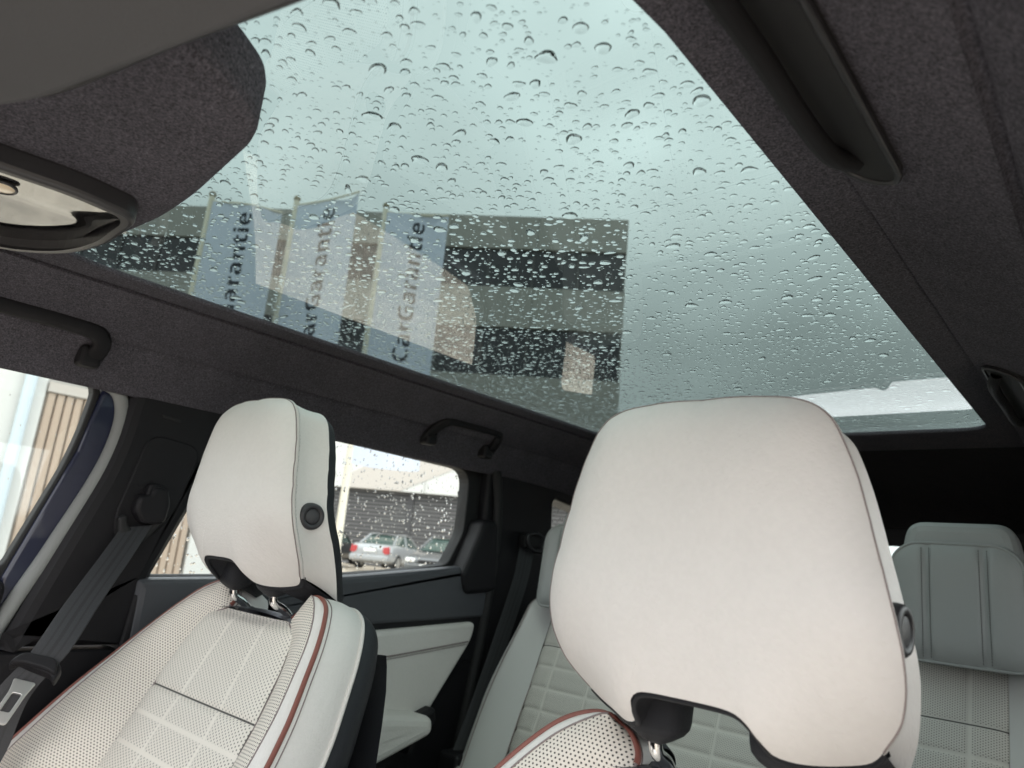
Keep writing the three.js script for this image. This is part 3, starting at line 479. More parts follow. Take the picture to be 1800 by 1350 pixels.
  // seam, welt and stitching along the front edge
  const eC = curve(idx.map((i) => bandPt(i, 0))), wC = curve(idx.map((i) => { const n = nrmL(i); return bandPt(i, 0.07).add(V(n.x * 0.0012, n.y * 0.0012, 0)); })), sC = curve(idx.map((i) => { const n = nrmL(i); return bandPt(i, 0.135).add(V(n.x * 0.0008, n.y * 0.0008, 0)); }));
  part('seam', tube(eC, 0.0008, 300, 5), M.seam, hr);
  part('welt', tube(wC, 0.0030, 300, 6), M.leather, hr);
  part('stitching', stitches(sC, 140, 0.0032, 0.0009), M.thread, hr, { kind: 'stuff' });
  // dark edge of the notch
  const nI = []; for (let i = iA; i <= NL - iA; i++) nI.push(i);
  part('notch_edge', tube(curve(nI.map((i) => edge(i).addScaledVector(fwd, -0.006).add(V(0, -0.0012, 0)))), 0.0032, 120, 6), M.darkLeather, hr);
  // adjuster button on the inner side
  const bp = bandPt(iOf((q) => q.y < -0.012 && q.x > 0.1), 0.58), bt = thingButton();
  function thingButton() {
    const prof2 = [[0, 0.0045], [0.008, 0.0045], [0.0088, 0.0035], [0.0093, 0.003], [0.01, 0.0052], [0.0135, 0.0052], [0.0152, 0.0035], [0.0158, 0], [0.0158, -0.006]].map(([a, b]) => new THREE.Vector2(a, b));
    const g = new THREE.LatheGeometry(prof2, 36); g.scale(1.2, 1.4, 1.25); g.rotateZ(-Math.PI / 2); g.rotateY(-0.06); g.translate(bp.x + 0.0005, bp.y, bp.z); return g;
  }
  part('button', bt, M.satin, hr);
  // post housings and stems
  for (const u of [-0.06, 0.06]) {
    const g = grid(28, 14, (s, t) => { const a = s * 6.28319, c = Math.cos(a), q = Math.sin(a), k = Math.pow(Math.abs(c) ** 3 + Math.abs(q) ** 3, -1 / 3), sc = t < 0.72 ? 1 - 0.12 * (t / 0.72) : Math.max(0.02, (1 - 0.12) * (1 - ((t - 0.72) / 0.28) ** 2.2)); const v = lerp(-0.06, -0.135, Math.min(1, t)); return A(u * 0.92 + c * k * 0.03 * sc, v, -0.078 + q * k * 0.027 * sc); }, { closed: true });
    part('post_housing', g, M.darkLeather, hr);
    const a = A(u * 0.95, -0.12, -0.078), b = B(u, -0.01, -0.034);
    part('stem', tube([a, a.clone().add(V(0, -0.02, -0.002)), a.clone().lerp(b, 0.62), b, b.clone().add(V(0, -0.05, 0.02))], 0.006, 30, 14), M.chrome, hr);
  }
  return root;
}
const seat = makeSeat();
{ const c = seat.clone(); c.name = numbered('car_seat'); c.position.set(seat.position.x + 0.737, seat.position.y - 0.056, seat.position.z + 0.002); c.userData = { label: 'pale leather driver seat whose large headrest fills the foreground', category: 'car seat', group: 'front seats of the car' }; seat.userData.group = 'front seats of the car'; scene.add(c);
}

// ---------------------------------------------------------------- rear bench
{
  const o = [XC, -0.075, -1.53], R = thing('rear_bench', 'grey leather rear bench with quilted backrest behind the front seats', 'rear bench', [XC, -0.9, -1.4]);
  const B = frame(o, 24);
  const hl = [-0.135, -0.185, -0.235, -0.285, -0.335, -0.385, -0.435, -0.485];
  const sec = [[-0.475, -0.15], [0.15, 0.475]], mid = [-0.15, 0.15];
  const quilt = (x0, x1) => {
    const w = x1 - x0, c = (x0 + x1) / 2, vl = []; for (let k = -1; k <= 1; k++) vl.push(() => k * 0.108);
    const map = panelTex(w, 0.6, vl, hl, hl[0], 0.0042, 0.0009);
    const mt = std({ color: C(0.62, 0.625, 0.61), roughness: 0.62, map });
    const gr = (u, v) => { let k = 0; for (const f of vl) k = Math.max(k, Math.exp(-(((u - c - f()) / 0.005) ** 2))); for (const h of hl) k = Math.max(k, Math.exp(-(((v - h) / 0.005) ** 2))); return k; };
    part('quilted_panel', grid(90, 150, (s, t) => { const u = lerp(x0, x1, s), v = lerp(-0.6, 0.0, t), e = Math.abs(2 * s - 1); return B(u, v, 0.006 - 0.0035 * gr(u, v) - 0.008 * Math.pow(e, 12) - 0.03 * sm(-0.04, 0.0, v) ** 2); }, { uvfn: (s, t) => [s, t] }), mt, R);
    for (const e of [x0, x1]) part('panel_seam', tube([B(e, -0.6, 0), B(e, -0.3, 0), B(e, -0.01, -0.01)], 0.0016, 20, 5), M.seam, R);
  };
  quilt(...sec[0]); quilt(...sec[1]); quilt(...mid);
  for (const sd of [-1, 1]) { // outer bolsters
    const g = grid(24, 60, (s, t) => { const v = lerp(-0.6, 0.035, t), k = sm(0.035, -0.06, v), u0 = 0.475, u1 = lerp(0.55, 0.60, sm(0, -0.3, v)) ; const u = lerp(u0, u1, Math.sin(s * 1.57)); const w = s < 0.5 ? 0.03 * Math.sin(s * Math.PI) * k : 0.03 * k - 0.1 * ((s - 0.5) * 2) ** 2; return B(sd * u, v - 0.02 * (1 - k) * s, w - 0.05 * (1 - k) ** 2); }, { flip: sd < 0, uvfn: (s, t) => [s * 0.15, t * 0.63] });
    part('outer_bolster', g, M.leatherRear, R);
    part('bolster_seam', tube(curve([-0.6, -0.45, -0.3, -0.2, -0.1, -0.04, 0.01].map((v) => { const k = sm(0.035, -0.06, v); return B(sd * lerp(0.475, lerp(0.55, 0.6, sm(0, -0.3, v)), Math.sin(0.5 * 1.57)), v - 0.01 * (1 - k), 0.031 * k - 0.05 * (1 - k) ** 2 + 0.0005); })), 0.0013, 50, 5), M.seam, R);
  }
  part('backrest_top', grid(40, 8, (s, t) => { const u = lerp(-0.56, 0.56, s), a = t * Math.PI / 2; return B(u, 0.03 * Math.sin(a) + 0.0, -0.024 - 0.1 * t); }, { uvfn: (s, t) => [s, t * 0.1] }), M.leatherRear, R);
  part('backrest_shell', [boxT(B, -0.57, 0.57, -0.62, 0.02, -0.15, -0.03)], M.plastic, R);
  part('bench_cushion', [box(XC - 0.6, XC + 0.6, -0.8, -0.58, -1.42, -0.9, 0.05)], M.leatherRear, R);
  function boxT(f, u0, u1, v0, v1, w0, w1) { const g = new THREE.BoxGeometry(1, 1, 1), p = g.attributes.position; for (let i = 0; i < p.count; i++) { const q = f(lerp(u0, u1, p.getX(i) + 0.5), lerp(v0, v1, p.getY(i) + 0.5), lerp(w0, w1, p.getZ(i) + 0.5)); p.setXYZ(i, q.x, q.y, q.z); } g.computeVertexNormals(); return boxUV(g); }
  // rear headrests: a stitched front pad hung over a taller back pad
  const makeHR = (cx, label) => {
    const h = thing('rear_headrest', label, 'headrest', [cx, -0.11, -1.46], 'headrests on the rear bench');
    const F = frame([cx, 0, -1.455], 6);
    const pad = rounded([[-0.098, 0.07, 0.045], [-0.07, 0.094, 0.06], [0.07, 0.094, 0.06], [0.098, 0.07, 0.045], [0.1, -0.105, 0.02], [-0.1, -0.105, 0.02]], 0.03);
    const cv = new THREE.CatmullRomCurve3(pad.map(([a, b]) => V(a, b, 0)), true, 'centripetal'), N = 120, q = Array.from({ length: N + 1 }, (_, i) => cv.getPointAt((i % N) / N));
    const vlines = [-0.043, 0.043];
    const gv = (u) => { let k = 0; for (const a of vlines) k = Math.max(k, Math.exp(-(((u - a) / 0.007) ** 2))); return k; };
    const face = (i, k) => { const u = q[i].x * k, v = lerp(-0.005, q[i].y, k); return F(u, v, 0.012 * (1 - k ** 6) - 0.005 * gv(u) * (1 - k ** 20) ); };
    const hrMat = M.leatherHead; part('front_pad', grid(N, 40, (s, t, i, j) => face(i, j / 40), { closed: true, flip: false, uvfn: (s, t, p) => [p.x, p.y] }), hrMat, h);
    part('pad_side', grid(N, 6, (s, t, i, j) => { const k = j / 6; const n = V(q[i].x, q[i].y, 0).normalize(); return face(i, 1).add(V(n.x * 0.004 * Math.sin(k * 3.1), n.y * 0.004 * Math.sin(k * 3.1), -0.045 * k)); }, { closed: true, flip: false, uvfn: (s, t) => [s * 0.6, t * 0.05] }), hrMat, h);
    part('welt', tube(curve(q.slice(0, N).map((p, i) => face(i, 1)), true), 0.0028, 160, 6, true), hrMat, h);
    const st = []; for (const a of vlines) for (const e of [-0.006, 0.006]) st.push(...stitches(curve([F(a + e, -0.1, 0.0093), F(a + e, 0, 0.0103), F(a + e, 0.085, 0.0093)]), 42, 0.0022, 0.0008));
    part('stitching', st, std({ color: C(0.12, 0.12, 0.12), roughness: 0.9 }), h, { kind: 'stuff' });
    const bp = rounded([[-0.094, 0.085, 0.04], [-0.082, 0.142, 0.03], [0.082, 0.142, 0.03], [0.094, 0.085, 0.04], [0.09, -0.06, 0.02], [-0.09, -0.06, 0.02]], 0.03);
    const bg = plate(bp, 'z', -0.11, -0.038, 0.02); const m4 = new THREE.Matrix4().makeRotationX(-0.1); bg.applyMatrix4(m4); bg.translate(cx, 0, -1.455); part('back_pad', bg, hrMat, h);
    return h;
  };
  const a = makeHR(-0.24, 'small stitched grey headrest right of the driver headrest');
  const b = a.clone(); b.name = numbered('rear_headrest'); b.position.x = -1.035; b.userData = { ...a.userData, label: 'grey headrest mostly hidden behind the left edge of the driver headrest' }; scene.add(b);
}

// ---------------------------------------------------------------- seat belts
{
  const b = thing('seat_belt', 'black front passenger seat belt with metal tongue', 'seat belt', [-1.3, -0.5, -0.5], 'seat belts');
  const p0 = V(-1.312, -0.005, -0.535), p1 = V(-1.199, -0.193, -0.405), p2 = V(-1.22, -0.33, -0.36), dir = V(0.36, 0.14, -0.92);
  part('webbing', ribbon([p0, V(-1.285, -0.055, -0.502), V(-1.238, -0.13, -0.448), p1, V(-1.207, -0.25, -0.372), p2, V(-1.24, -0.5, -0.3)], 0.05, [V(0.1, 0.18, -0.98), dir, dir, dir], 0.002), M.belt, b);
  const ey = frame([0, 0, 0], 0); void ey;
  const Q = (p, along, across, up) => (x, y, z) => p.clone().addScaledVector(across, x).addScaledVector(along, y).addScaledVector(up, z);
  const pT = V(-1.2, -0.205, -0.398), sc = 0.82, along = V().subVectors(p1, p0).normalize(), across = dir.clone().addScaledVector(along, -dir.dot(along)).normalize(), up = V().crossVectors(across, along).normalize();
  if (up.dot(p1) > 0) up.multiplyScalar(-1);
  const m = (p) => new THREE.Matrix4().makeBasis(across, along, up).setPosition(p);
  const det = m(p1).determinant();
  const mk = (g, p) => { const q = g; q.scale(sc, sc, 1); q.applyMatrix4(m(p)); if (det < 0) { const ps = q.attributes; for (const A of Object.values(ps)) { if (A.itemSize < 2) continue; const n = A.itemSize, a = A.array; for (let i = 0; i + 2 < A.count; i += 3) for (let c = 0; c < n; c++) { const t = a[(i + 1) * n + c]; a[(i + 1) * n + c] = a[(i + 2) * n + c]; a[(i + 2) * n + c] = t; } } } q.computeVertexNormals(); return q; };
  part('tongue_grip', mk(plate(rounded([[-0.039, 0.004, 0.012], [-0.041, -0.012, 0.01], [-0.03, -0.028, 0.01], [0.02, -0.03, 0.01], [0.041, -0.016, 0.01], [0.041, 0.012, 0.012], [0.03, 0.0, 0.01], [-0.03, -0.008, 0.01]], 0.008), 'z', -0.004, 0.012, 0.003), pT.clone().addScaledVector(along, 0.018)), M.plastic, b);
  part('tongue_grip', mk(plate(rounded([[-0.04, 0.0, 0.01], [-0.03, -0.026, 0.012], [0.028, -0.027, 0.012], [0.04, 0.002, 0.01], [0.02, -0.004, 0.01], [-0.022, -0.006, 0.01]], 0.006), 'z', 0.002, 0.017, 0.004), pT.clone().addScaledVector(along, 0.018)), M.plastic, b);
  const tp = pT.clone().addScaledVector(along, 0.04);
  part('tongue', mk(plate(rounded([[-0.02, -0.01], [0.016, -0.01], [0.0125, 0.012, 0.006], [0.0125, 0.066, 0.006], [-0.0145, 0.066, 0.006], [-0.0145, 0.012, 0.006]], 0.004), 'z', 0.004, 0.0075, 0.001, [rounded([[-0.0085, 0.014], [0.0068, 0.014], [0.0068, 0.046], [-0.0085, 0.046]], 0.003)]), tp), M.steel, b);
  // upper guide
  part('belt_guide', plate(rounded([[-0.502, 0.008, 0.02], [-0.51, -0.03, 0.02], [-0.55, -0.035, 0.02], [-0.585, 0.02, 0.02], [-0.575, 0.03, 0.01], [-0.55, -0.012, 0.02], [-0.52, -0.008, 0.015], [-0.515, 0.015, 0.01]], 0.01), 'x', -1.33, -1.308, 0.005), M.rubber, b);
  part('guide_cover', plate(rounded([[-0.526, 0.048, 0.02], [-0.522, 0.022, 0.01], [-0.54, 0.0, 0.01], [-0.578, 0.004, 0.01], [-0.582, 0.04, 0.01], [-0.572, 0.066, 0.01], [-0.548, 0.066, 0.01], [-0.543, 0.052, 0.005]], 0.01), 'x', -1.335, -1.300, 0.007), M.plastic, b);
  part('release_key', plate(rounded([[-0.541, 0.073, 0.01], [-0.538, 0.046, 0.006], [-0.577, 0.041, 0.006], [-0.578, 0.066, 0.01]], 0.008), 'x', -1.335, -1.306, 0.004), M.plastic, b);

  const r = thing('seat_belt', 'black rear seat belt stretched down beside the rear bench', 'seat belt', [-1.3, -0.5, -1.5], 'seat belts');
  const d2 = V(0.35, 0.1, -0.93);
  part('webbing', ribbon([V(-1.318, 0.05, -1.615), V(-1.30, -0.05, -1.575), V(-1.285, -0.2, -1.50), V(-1.27, -0.35, -1.42), V(-1.255, -0.47, -1.345)], 0.05, [d2, d2, d2], 0.002), M.belt, r);
  part('belt_guide', [box(-1.335, -1.30, 0.03, 0.075, -1.655, -1.585, 0.012)], M.rubber, r);
  part('guide_ring', tube([V(-1.30, 0.075, -1.635), V(-1.295, 0.06, -1.66), V(-1.295, 0.03, -1.65), V(-1.297, 0.035, -1.60), V(-1.30, 0.065, -1.59)], 0.006, 40, 8, true), M.satin, r);
  part('anchor', [box(-1.29, -1.225, -0.51, -0.45, -1.38, -1.31, 0.012)], M.plastic, r);
  part('anchor_loop', tube([V(-1.235, -0.475, -1.335), V(-1.225, -0.485, -1.30), V(-1.23, -0.52, -1.29), V(-1.245, -0.53, -1.31), V(-1.245, -0.5, -1.34)], 0.005, 30, 8, true), M.chrome, r);
}

// ---------------------------------------------------------------- outside: hall, office building, flags, cars
const std0 = (r, g, b, ro = 0.7) => std({ color: C(r, g, b), roughness: ro });
{ // low hall beside the car with ribbed tan cladding
  const X = -14, h = thing('storage_hall', 'low hall with tan ribbed cladding beside the front passenger window', 'hall', [X - 3, GY, -4]);
  const tan = std0(0.40, 0.325, 0.26, 0.6), wht = std0(0.60, 0.62, 0.61), trim = std0(0.45, 0.43, 0.40), bluePipe = std0(0.50, 0.60, 0.66, 0.5);
  const y1 = 2.22;
  part('wall', box(X - 5.9, X - 0.06, GY, y1 - 0.05, -6.7, -3.75), trim, h);
  for (let z = -3.78, k = 0; z > -6.6; z -= 0.145, k++) part('rib', plate([[z - 0.01, GY], [z - 0.01, y1 - 0.16], [z - 0.127, y1 - 0.16], [z - 0.127, GY]].map(([a, b]) => [a, b]), 'x', X - 0.06, X + 0.03, 0.02), tan, h);
  part('cornice', box(X - 0.1, X + 0.07, y1 - 0.15, y1 + 0.02, -6.72, -3.76), trim, h);
  part('white_bay', box(X - 6, X + 0.02, GY, 3.6, -3.74, 6), wht, h);
  part('white_bay', box(X - 6, X + 0.02, GY, 1.4, -7.6, -6.74), wht, h);
  const dp = new THREE.CylinderGeometry(0.09, 0.09, 4.4, 20); dp.translate(X + 0.13, GY + 2.2, -3.46); part('drainpipe', boxUV(dp), bluePipe, h);
}
{ // office block behind the flags
  const a = V(-0.82674, 0, 0.56265).normalize(), n = V(0.56264, 0, 0.8267), foot = n.clone().multiplyScalar(-38);
  const at = (s, y, d) => foot.clone().addScaledVector(a, s).addScaledVector(n, d).add(V(0, y, 0));
  const bb = (s0, s1, y0, y1, d0, d1) => { const g = new THREE.BoxGeometry(s1 - s0, y1 - y0, d1 - d0); g.translate((s0 + s1) / 2, (y0 + y1) / 2, (d0 + d1) / 2); const m = new THREE.Matrix4().makeBasis(a, V(0, 1, 0), n).setPosition(foot); const uv = boxUV(g); if (m.determinant() < 0) { uv.applyMatrix4(new THREE.Matrix4().makeScale(-1, 1, 1)); const p = uv.attributes; for (let i = 0; i < p.position.count; i += 3) for (const A of [p.position, p.normal, p.uv]) { const q = A.itemSize, r2 = A.array; for (let c = 0; c < q; c++) { const t = r2[(i + 1) * q + c]; r2[(i + 1) * q + c] = r2[(i + 2) * q + c]; r2[(i + 2) * q + c] = t; } } uv.applyMatrix4(new THREE.Matrix4().makeBasis(a.clone().negate(), V(0, 1, 0), n).setPosition(foot)); return uv; } if (false) { const r = new THREE.Matrix4().makeBasis(a, V(0, 1, 0), n.clone().negate()).setPosition(foot); uv.scale(1, 1, -1); const p = uv.attributes; for (let i = 0; i < p.position.count; i += 3) for (const A of [p.position, p.normal, p.uv]) { const q = A.itemSize, r2 = A.array; for (let c = 0; c < q; c++) { const t = r2[(i + 1) * q + c]; r2[(i + 1) * q + c] = r2[(i + 2) * q + c]; r2[(i + 2) * q + c] = t; } } uv.applyMatrix4(r); } else uv.applyMatrix4(m); return uv; };
  const b = thing('office_building', 'long pale office block with dark window bands and grey roller doors', 'building', [foot.x + a.x * 20, GY, foot.z + a.z * 20]);
  const light = std0(0.27, 0.272, 0.262), dark = phy({ color: C(0.02, 0.02, 0.026), roughness: 0.2, clearcoat: 0.15 }), white = std0(0.60, 0.615, 0.605), beige = std0(0.52, 0.49, 0.46), frameM = std0(0.05, 0.05, 0.055, 0.5);
  const tSl = tex(8, 64, (u, v) => { const l = 0.62 + 0.2 * Math.sin(v * 6.283 * 8); return l; }, true); const shut = std({ color: C(0.2, 0.2, 0.21), roughness: 0.6, map: rep(tSl, 1, 1.6) });
  const S0 = -0.96, S1 = 46, D = -14;
  part('wall', bb(S0, S1, GY, 19.2, D, -0.35), std0(0.42, 0.42, 0.39), b);
  for (const [y0, y1] of [[7.0, 9.85], [12.68, 15.1], [17.5, 19.55]]) for (let s = S0 - 0.02, k = 0; s < S1; s += 5.2, k++) part('wall_panel', bb(s, Math.min(S1, s + 5.17), y0, y1, -0.4, 0), light, b);
  for (const [y0, y1] of [[5.7, 7.0], [9.85, 12.68], [15.1, 17.5]]) for (let s = S0 + 0.1; s < S1; s += 2.6) { part('window_pane', bb(s + 0.06, s + 2.54, y0 + 0.05, y1 - 0.05, -0.38, -0.2), dark, b); part('mullion', bb(s - 0.06, s + 0.06, y0, y1, -0.38, -0.12), frameM, b); }
  part('fascia', bb(S0 - 0.4, S1, 2.95, 5.68, -0.4, 0.5), white, b);
  for (let s = 2; s < 30; s += 3.5) part('fascia_joint', bb(s, s + 0.05, 2.97, 5.66, 0.45, 0.515), std0(0.34, 0.34, 0.34), b);
  { const q = [[13.6, 2.96], [13.6, 3.5], [10.8, 5.1], [10.2, 5.66], [7.6, 5.66], [7.6, 4.3], [10.4, 2.96]]; const g = plate(q.map(([p, y]) => [-p, y]).reverse(), 'z', 0.5, 0.53); g.applyMatrix4(new THREE.Matrix4().makeBasis(a.clone().negate(), V(0, 1, 0), n).setPosition(foot)); part('fascia_panel', g, std({ color: beige.color, roughness: 0.7, side: THREE.DoubleSide }), b); }
  for (let s = S0 + 0.2; s < 40; s += 5.3) { part('roller_door', bb(s + 0.1, s + 5.1, GY, 2.9, -0.38, 0.05), shut, b); part('door_post', bb(s + 5.1, s + 5.4, GY, 2.93, -0.38, 0.14), frameM, b); }
}
function flag(x, z, top, label, bend, ph) {
  const f = thing('flagpole', label, 'flag', [x, GY, z], 'advertising flags on poles');
  const pole = std0(0.70, 0.67, 0.57, 0.45), pc = new THREE.CylinderGeometry(0.05, 0.075, top - GY, 16); pc.translate(x, (top + GY) / 2, z); part('pole', boxUV(pc), pole, f);
  const kn = new THREE.SphereGeometry(0.065, 16, 10); kn.translate(x, top + 0.03, z); part('finial', boxUV(kn), std0(0.25, 0.22, 0.15), f);
  const n = 512, m = 1024, cv = document.createElement('canvas'); cv.width = n; cv.height = m; const c = cv.getContext('2d');
  c.fillStyle = '#c3cde0'; c.fillRect(0, 0, n, m); c.save(); c.translate(n * 0.62, m * 0.605); c.rotate(-Math.PI / 2); c.fillStyle = '#1b212c'; c.font = 'bold 168px sans-serif'; c.textBaseline = 'alphabetic'; const tw = c.measureText('CarGarantie').width; c.scale(m * 0.58 / tw, 1); c.fillText('CarGarantie', 0, 0); c.restore();
  const tx = new THREE.CanvasTexture(cv); tx.colorSpace = THREE.SRGBColorSpace;
  const W = 1.2, Ht = 4.9, dirx = 0.76, dirz = -0.65; // cloth flies to the right of the pole, seen from the car
  const cl = (s, t, o) => { const k = s * W, wave = (0.05 + 0.05 * s) * Math.sin(s * 9 + t * 2.2 + ph) * s + bend * s * s * 0.4, sag = (1 - t) * 0; const yy = top - 0.12 - (1 - t) * Ht + 0.22 * bend * s; return V(x + 0.07 + dirx * k + 0.65 * wave + 0.65 * o, yy - sag - 0.1 * Math.sin(s * 3.1) * (1 - t) * 0.4, z + dirz * k + 0.76 * wave + 0.76 * o); };
  part('banner', grid(36, 30, (s, t) => cl(s, t, 0), { uvfn: (s, t) => [s, t] }), std({ roughness: 0.85, map: tx, side: THREE.DoubleSide }), f);
  const arm = tube([V(x, top - 0.1, z), cl(0.5, 1, 0).add(V(0, 0.02, 0)), cl(1, 1, 0).add(V(0, 0.02, 0))], 0.02, 12, 8); part('crossbar', arm, pole, f);
}
flag(-12.0, -4.99, 5.8, 'pale blue advertising flag, leftmost of the three poles', -0.2, 0.3);
flag(-11.39, -6.28, 6.15, 'pale blue advertising flag on the middle pole', 0.8, 1.7);
flag(-10.5, -7.66, 6.4, 'pale blue advertising flag, rightmost, nearest the building corner', -0.1, 3.1);

function makeCar(name, label, x, z, turn, paint, o = {}) { // built along +z forward, then turned
  const t = new THREE.Group(); t.name = numbered(name); t.position.set(x, GY + (o.lift ?? 0), z); t.rotation.y = turn; origin.set(t, V(0, 0, 0)); info(t, label, 'car'); scene.add(t);
  const P = phy({ color: paint, roughness: 0.3, clearcoat: 0.8, clearcoatRoughness: 0.08, metalness: 0.25 }), gl = phy({ color: C(0.05, 0.085, 0.075), roughness: 0.05, clearcoat: 1 }), dk = M.rubber, red = phy({ color: C(0.4, 0.015, 0.02), roughness: 0.2, clearcoat: 1 }), wh = phy({ color: C(0.8, 0.82, 0.82), roughness: 0.15, clearcoat: 1 });
  const L = 2.3, W = 0.9;
  const zs = [-2.3, -2.26, -2.1, -1.6, -0.8, 0.4, 1.0, 1.6, 2.1, 2.26, 2.3], belt = [0.78, 0.93, 1.0, 1.02, 0.98, 0.95, 0.93, 0.86, 0.74, 0.66, 0.6], wid = [0.72, 0.82, 0.87, 0.9, 0.9, 0.9, 0.9, 0.88, 0.84, 0.78, 0.7], und = [0.42, 0.32, 0.28, 0.24, 0.22, 0.22, 0.22, 0.24, 0.26, 0.3, 0.36];
  const sec = (w, y0, y1) => [[0, y0], [w * 0.9, y0], [w, lerp(y0, y1, 0.2)], [w * 1.0, lerp(y0, y1, 0.65)], [w * 0.95, lerp(y0, y1, 0.92)], [w * 0.86, y1], [0, y1 + 0.015], [-w * 0.86, y1], [-w * 0.95, lerp(y0, y1, 0.92)], [-w, lerp(y0, y1, 0.65)], [-w, lerp(y0, y1, 0.2)], [-w * 0.9, y0], [0, y0]];
  const body = grid(12, zs.length - 1, (u, v, i, j) => { const [a, b] = sec(wid[j], und[j], belt[j])[i]; return V(a, b, zs[j]); });
  const capG = (j, fl) => { const s = sec(wid[j], und[j], belt[j]); return grid(12, 1, (u, v, i) => v ? V(s[i][0], s[i][1], zs[j]) : V(0, (und[j] + belt[j]) / 2, zs[j]), { flip: fl }); };
  part('body', [body, capG(0, false), capG(10, true)], P, t);
  const gz = [-1.75, -1.05, -0.3, 0.3, 1.15], gt = [0.99, 1.38, 1.44, 1.4, 0.94], gw = [0.72, 0.6, 0.62, 0.62, 0.74];
  const cab = grid(6, 4, (u, v, i, j) => { const w0 = 0.78, w1 = gw[j], y1 = gt[j], pts = [[w0, 0.92], [lerp(w0, w1, 0.9), lerp(0.92, y1, 0.9)], [w1 * 0.9, y1], [0, y1 + 0.02], [-w1 * 0.9, y1], [-lerp(w0, w1, 0.9), lerp(0.92, y1, 0.9)], [-w0, 0.92]]; return V(pts[i][0], pts[i][1], gz[j]); });
  part('windows', cab, gl, t);
  part('roof', grid(6, 6, (u, v) => { const z = lerp(-1.08, 0.36, v), y = 1.405 + 0.05 * Math.sin(v * 2.9) - 0.02 * v, x2 = lerp(-0.6, 0.6, u); return V(x2, y + 0.02 - 0.12 * x2 * x2, z); }, { flip: true }), P, t);
  const pil = []; for (const s of [-1, 1]) { pil.push(tube([V(s * 0.74, 0.99, -1.72), V(s * 0.6, 1.4, -1.05)], 0.045, 4, 6), tube([V(s * 0.76, 0.95, 1.12), V(s * 0.61, 1.42, 0.33)], 0.035, 4, 6), tube([V(s * 0.785, 0.95, -0.35), V(s * 0.63, 1.42, -0.3)], 0.035, 4, 6), tube([V(s * 0.6, 1.42, -1.05), V(s * 0.64, 1.46, -0.3), V(s * 0.61, 1.43, 0.35)], 0.03, 8, 6)); }
  part('pillar', pil, P, t);
  for (const [s, q] of [[-1, -1.4], [1, -1.4], [-1, 1.42], [1, 1.42]]) { const w = new THREE.CylinderGeometry(0.32, 0.32, 0.22, 28); w.rotateZ(Math.PI / 2); w.translate(s * 0.8, 0.32, q); const wm = part('wheel', boxUV(w), dk, t); const r = new THREE.CylinderGeometry(0.2, 0.2, 0.235, 20); r.rotateZ(Math.PI / 2); r.translate(s * 0.8, 0.32, q); part('rim', boxUV(r), M.steel, wm); }
  for (const s of [-1, 1]) { part('tail_light', plate(rounded([[s * 0.56, 0.9], [s * 0.8, 0.93], [s * 0.84, 0.66], [s * 0.68, 0.62], [s * 0.55, 0.72]].sort((a, b) => 0), 0.03), 'z', -2.325, -2.16, 0.01), red, t); part('headlight', box(s > 0 ? 0.46 : -0.8, s > 0 ? 0.8 : -0.46, 0.55, 0.68, 2.1, 2.31, 0.03), wh, t); }
  part('bumper', box(-0.84, 0.84, 0.34, 0.56, -2.38, -2.2, 0.06), P, t); part('bumper', box(-0.82, 0.82, 0.3, 0.5, 2.18, 2.36, 0.06), P, t);
  part('number_plate', box(-0.26, 0.26, 0.7, 0.82, -2.335, -2.30), wh, t); part('number_plate', box(-0.26, 0.26, 0.38, 0.49, 2.36, 2.375), wh, t);
  part('grille', box(-0.34, 0.34, 0.52, 0.64, 2.2, 2.325, 0.02), dk, t);
  return t;
}
const silver = C(0.33, 0.345, 0.36);
makeCar('silver_sedan', 'silver sedan with red tail lights parked before the grey roller doors', -24.3, -20.6, -2.66, silver, { lift: 0.12 });
makeCar('dark_hatchback', 'dark car partly hidden by the cream flagpole left of the silver sedan', -27.4, -19.4, -2.6, C(0.02, 0.022, 0.025), { lift: 0.12 });
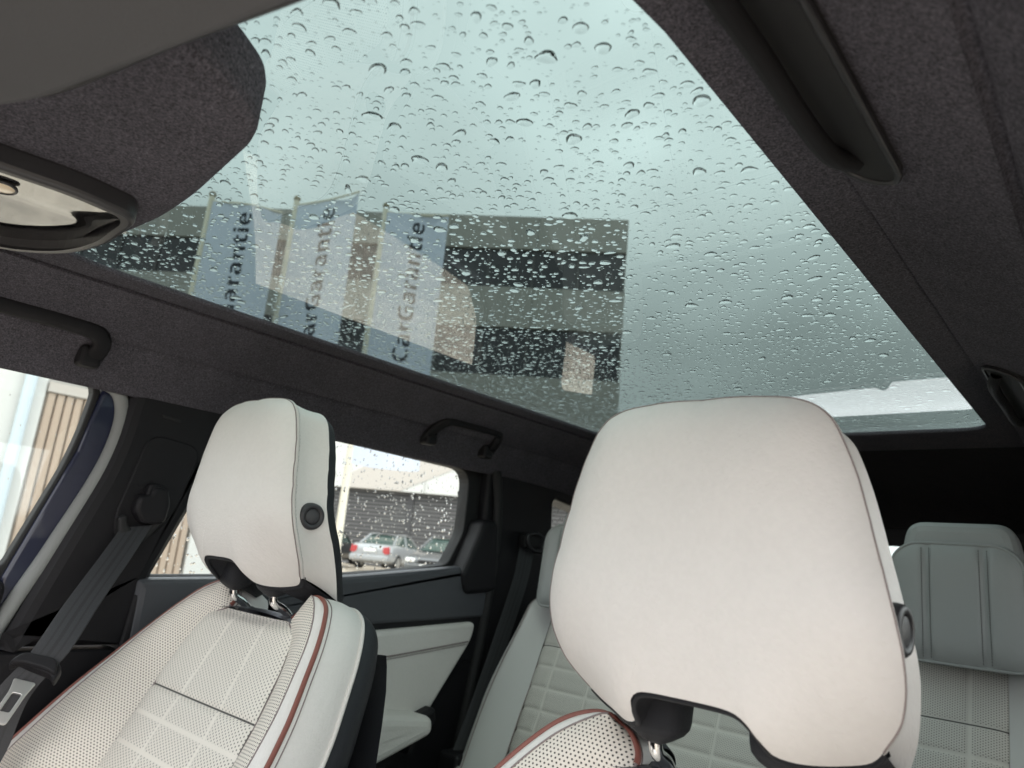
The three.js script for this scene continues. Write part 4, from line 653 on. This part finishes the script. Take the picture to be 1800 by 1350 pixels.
makeCar('grey_sedan', 'grey car facing forward to the right of the silver sedan', -18.9, -18.7, 0.5, C(0.1, 0.105, 0.11), { lift: 0.1 });

{ // trees far behind, just over the rear edge of the glass roof
  const lf = std({ color: C(0.045, 0.055, 0.03), roughness: 0.9, side: THREE.DoubleSide });
  for (const [x, z, h, w, l] of [[-7.2, -44.5, 10.6, 2.6, 'dark leafy tree far behind the car, left of two'], [-3.6, -47, 11.4, 3.4, 'dark leafy tree far behind the car, right of two']]) {
    const t = thing('tree', l, 'tree', [x, GY, z], 'trees far behind the car');
    const tr = new THREE.CylinderGeometry(0.12, 0.3, h * 0.6, 10); tr.translate(x, GY + h * 0.3, z); part('trunk', boxUV(tr), std0(0.08, 0.06, 0.05), t);
    const P = [], I = [], cl = Array.from({ length: 16 }, () => [rr(-0.7, 0.7) * w, rr(-0.42, 0.38) * h * 0.5, rr(-0.7, 0.7) * w, rr(0.5, 1.1)]);
    for (let k = 0; k < 3200; k++) { const c = cl[k % 16], a = rnd() * 6.28, b = Math.acos(rr(-1, 1)), q = c[3] * Math.cbrt(rnd()), px = x + c[0] + q * Math.sin(b) * Math.cos(a), py = GY + h * 0.72 + c[1] + q * Math.cos(b), pz = z + c[2] + q * Math.sin(b) * Math.sin(a); const e = V(rr(-1, 1), rr(-1, 1), rr(-1, 1)).normalize().multiplyScalar(0.16), f = V(rr(-1, 1), rr(-1, 1), rr(-1, 1)).normalize().multiplyScalar(0.09), n = P.length / 3; P.push(px - e.x, py - e.y, pz - e.z, px + f.x, py + f.y, pz + f.z, px + e.x, py + e.y, pz + e.z, px - f.x, py - f.y, pz - f.z); I.push(n, n + 1, n + 2, n, n + 2, n + 3); }
    const g = new THREE.BufferGeometry(); g.setAttribute('position', new THREE.Float32BufferAttribute(P, 3)); g.setIndex(I); g.computeVertexNormals(); part('crown', g, lf, t);
  }
}
makeCar('white_car', 'white car parked close behind, showing only as a pale reflection in the roof glass', -0.75, -5.9, 0.06, C(0.6, 0.6, 0.62), { lift: 0.12 });

renderer.render(scene, camera);
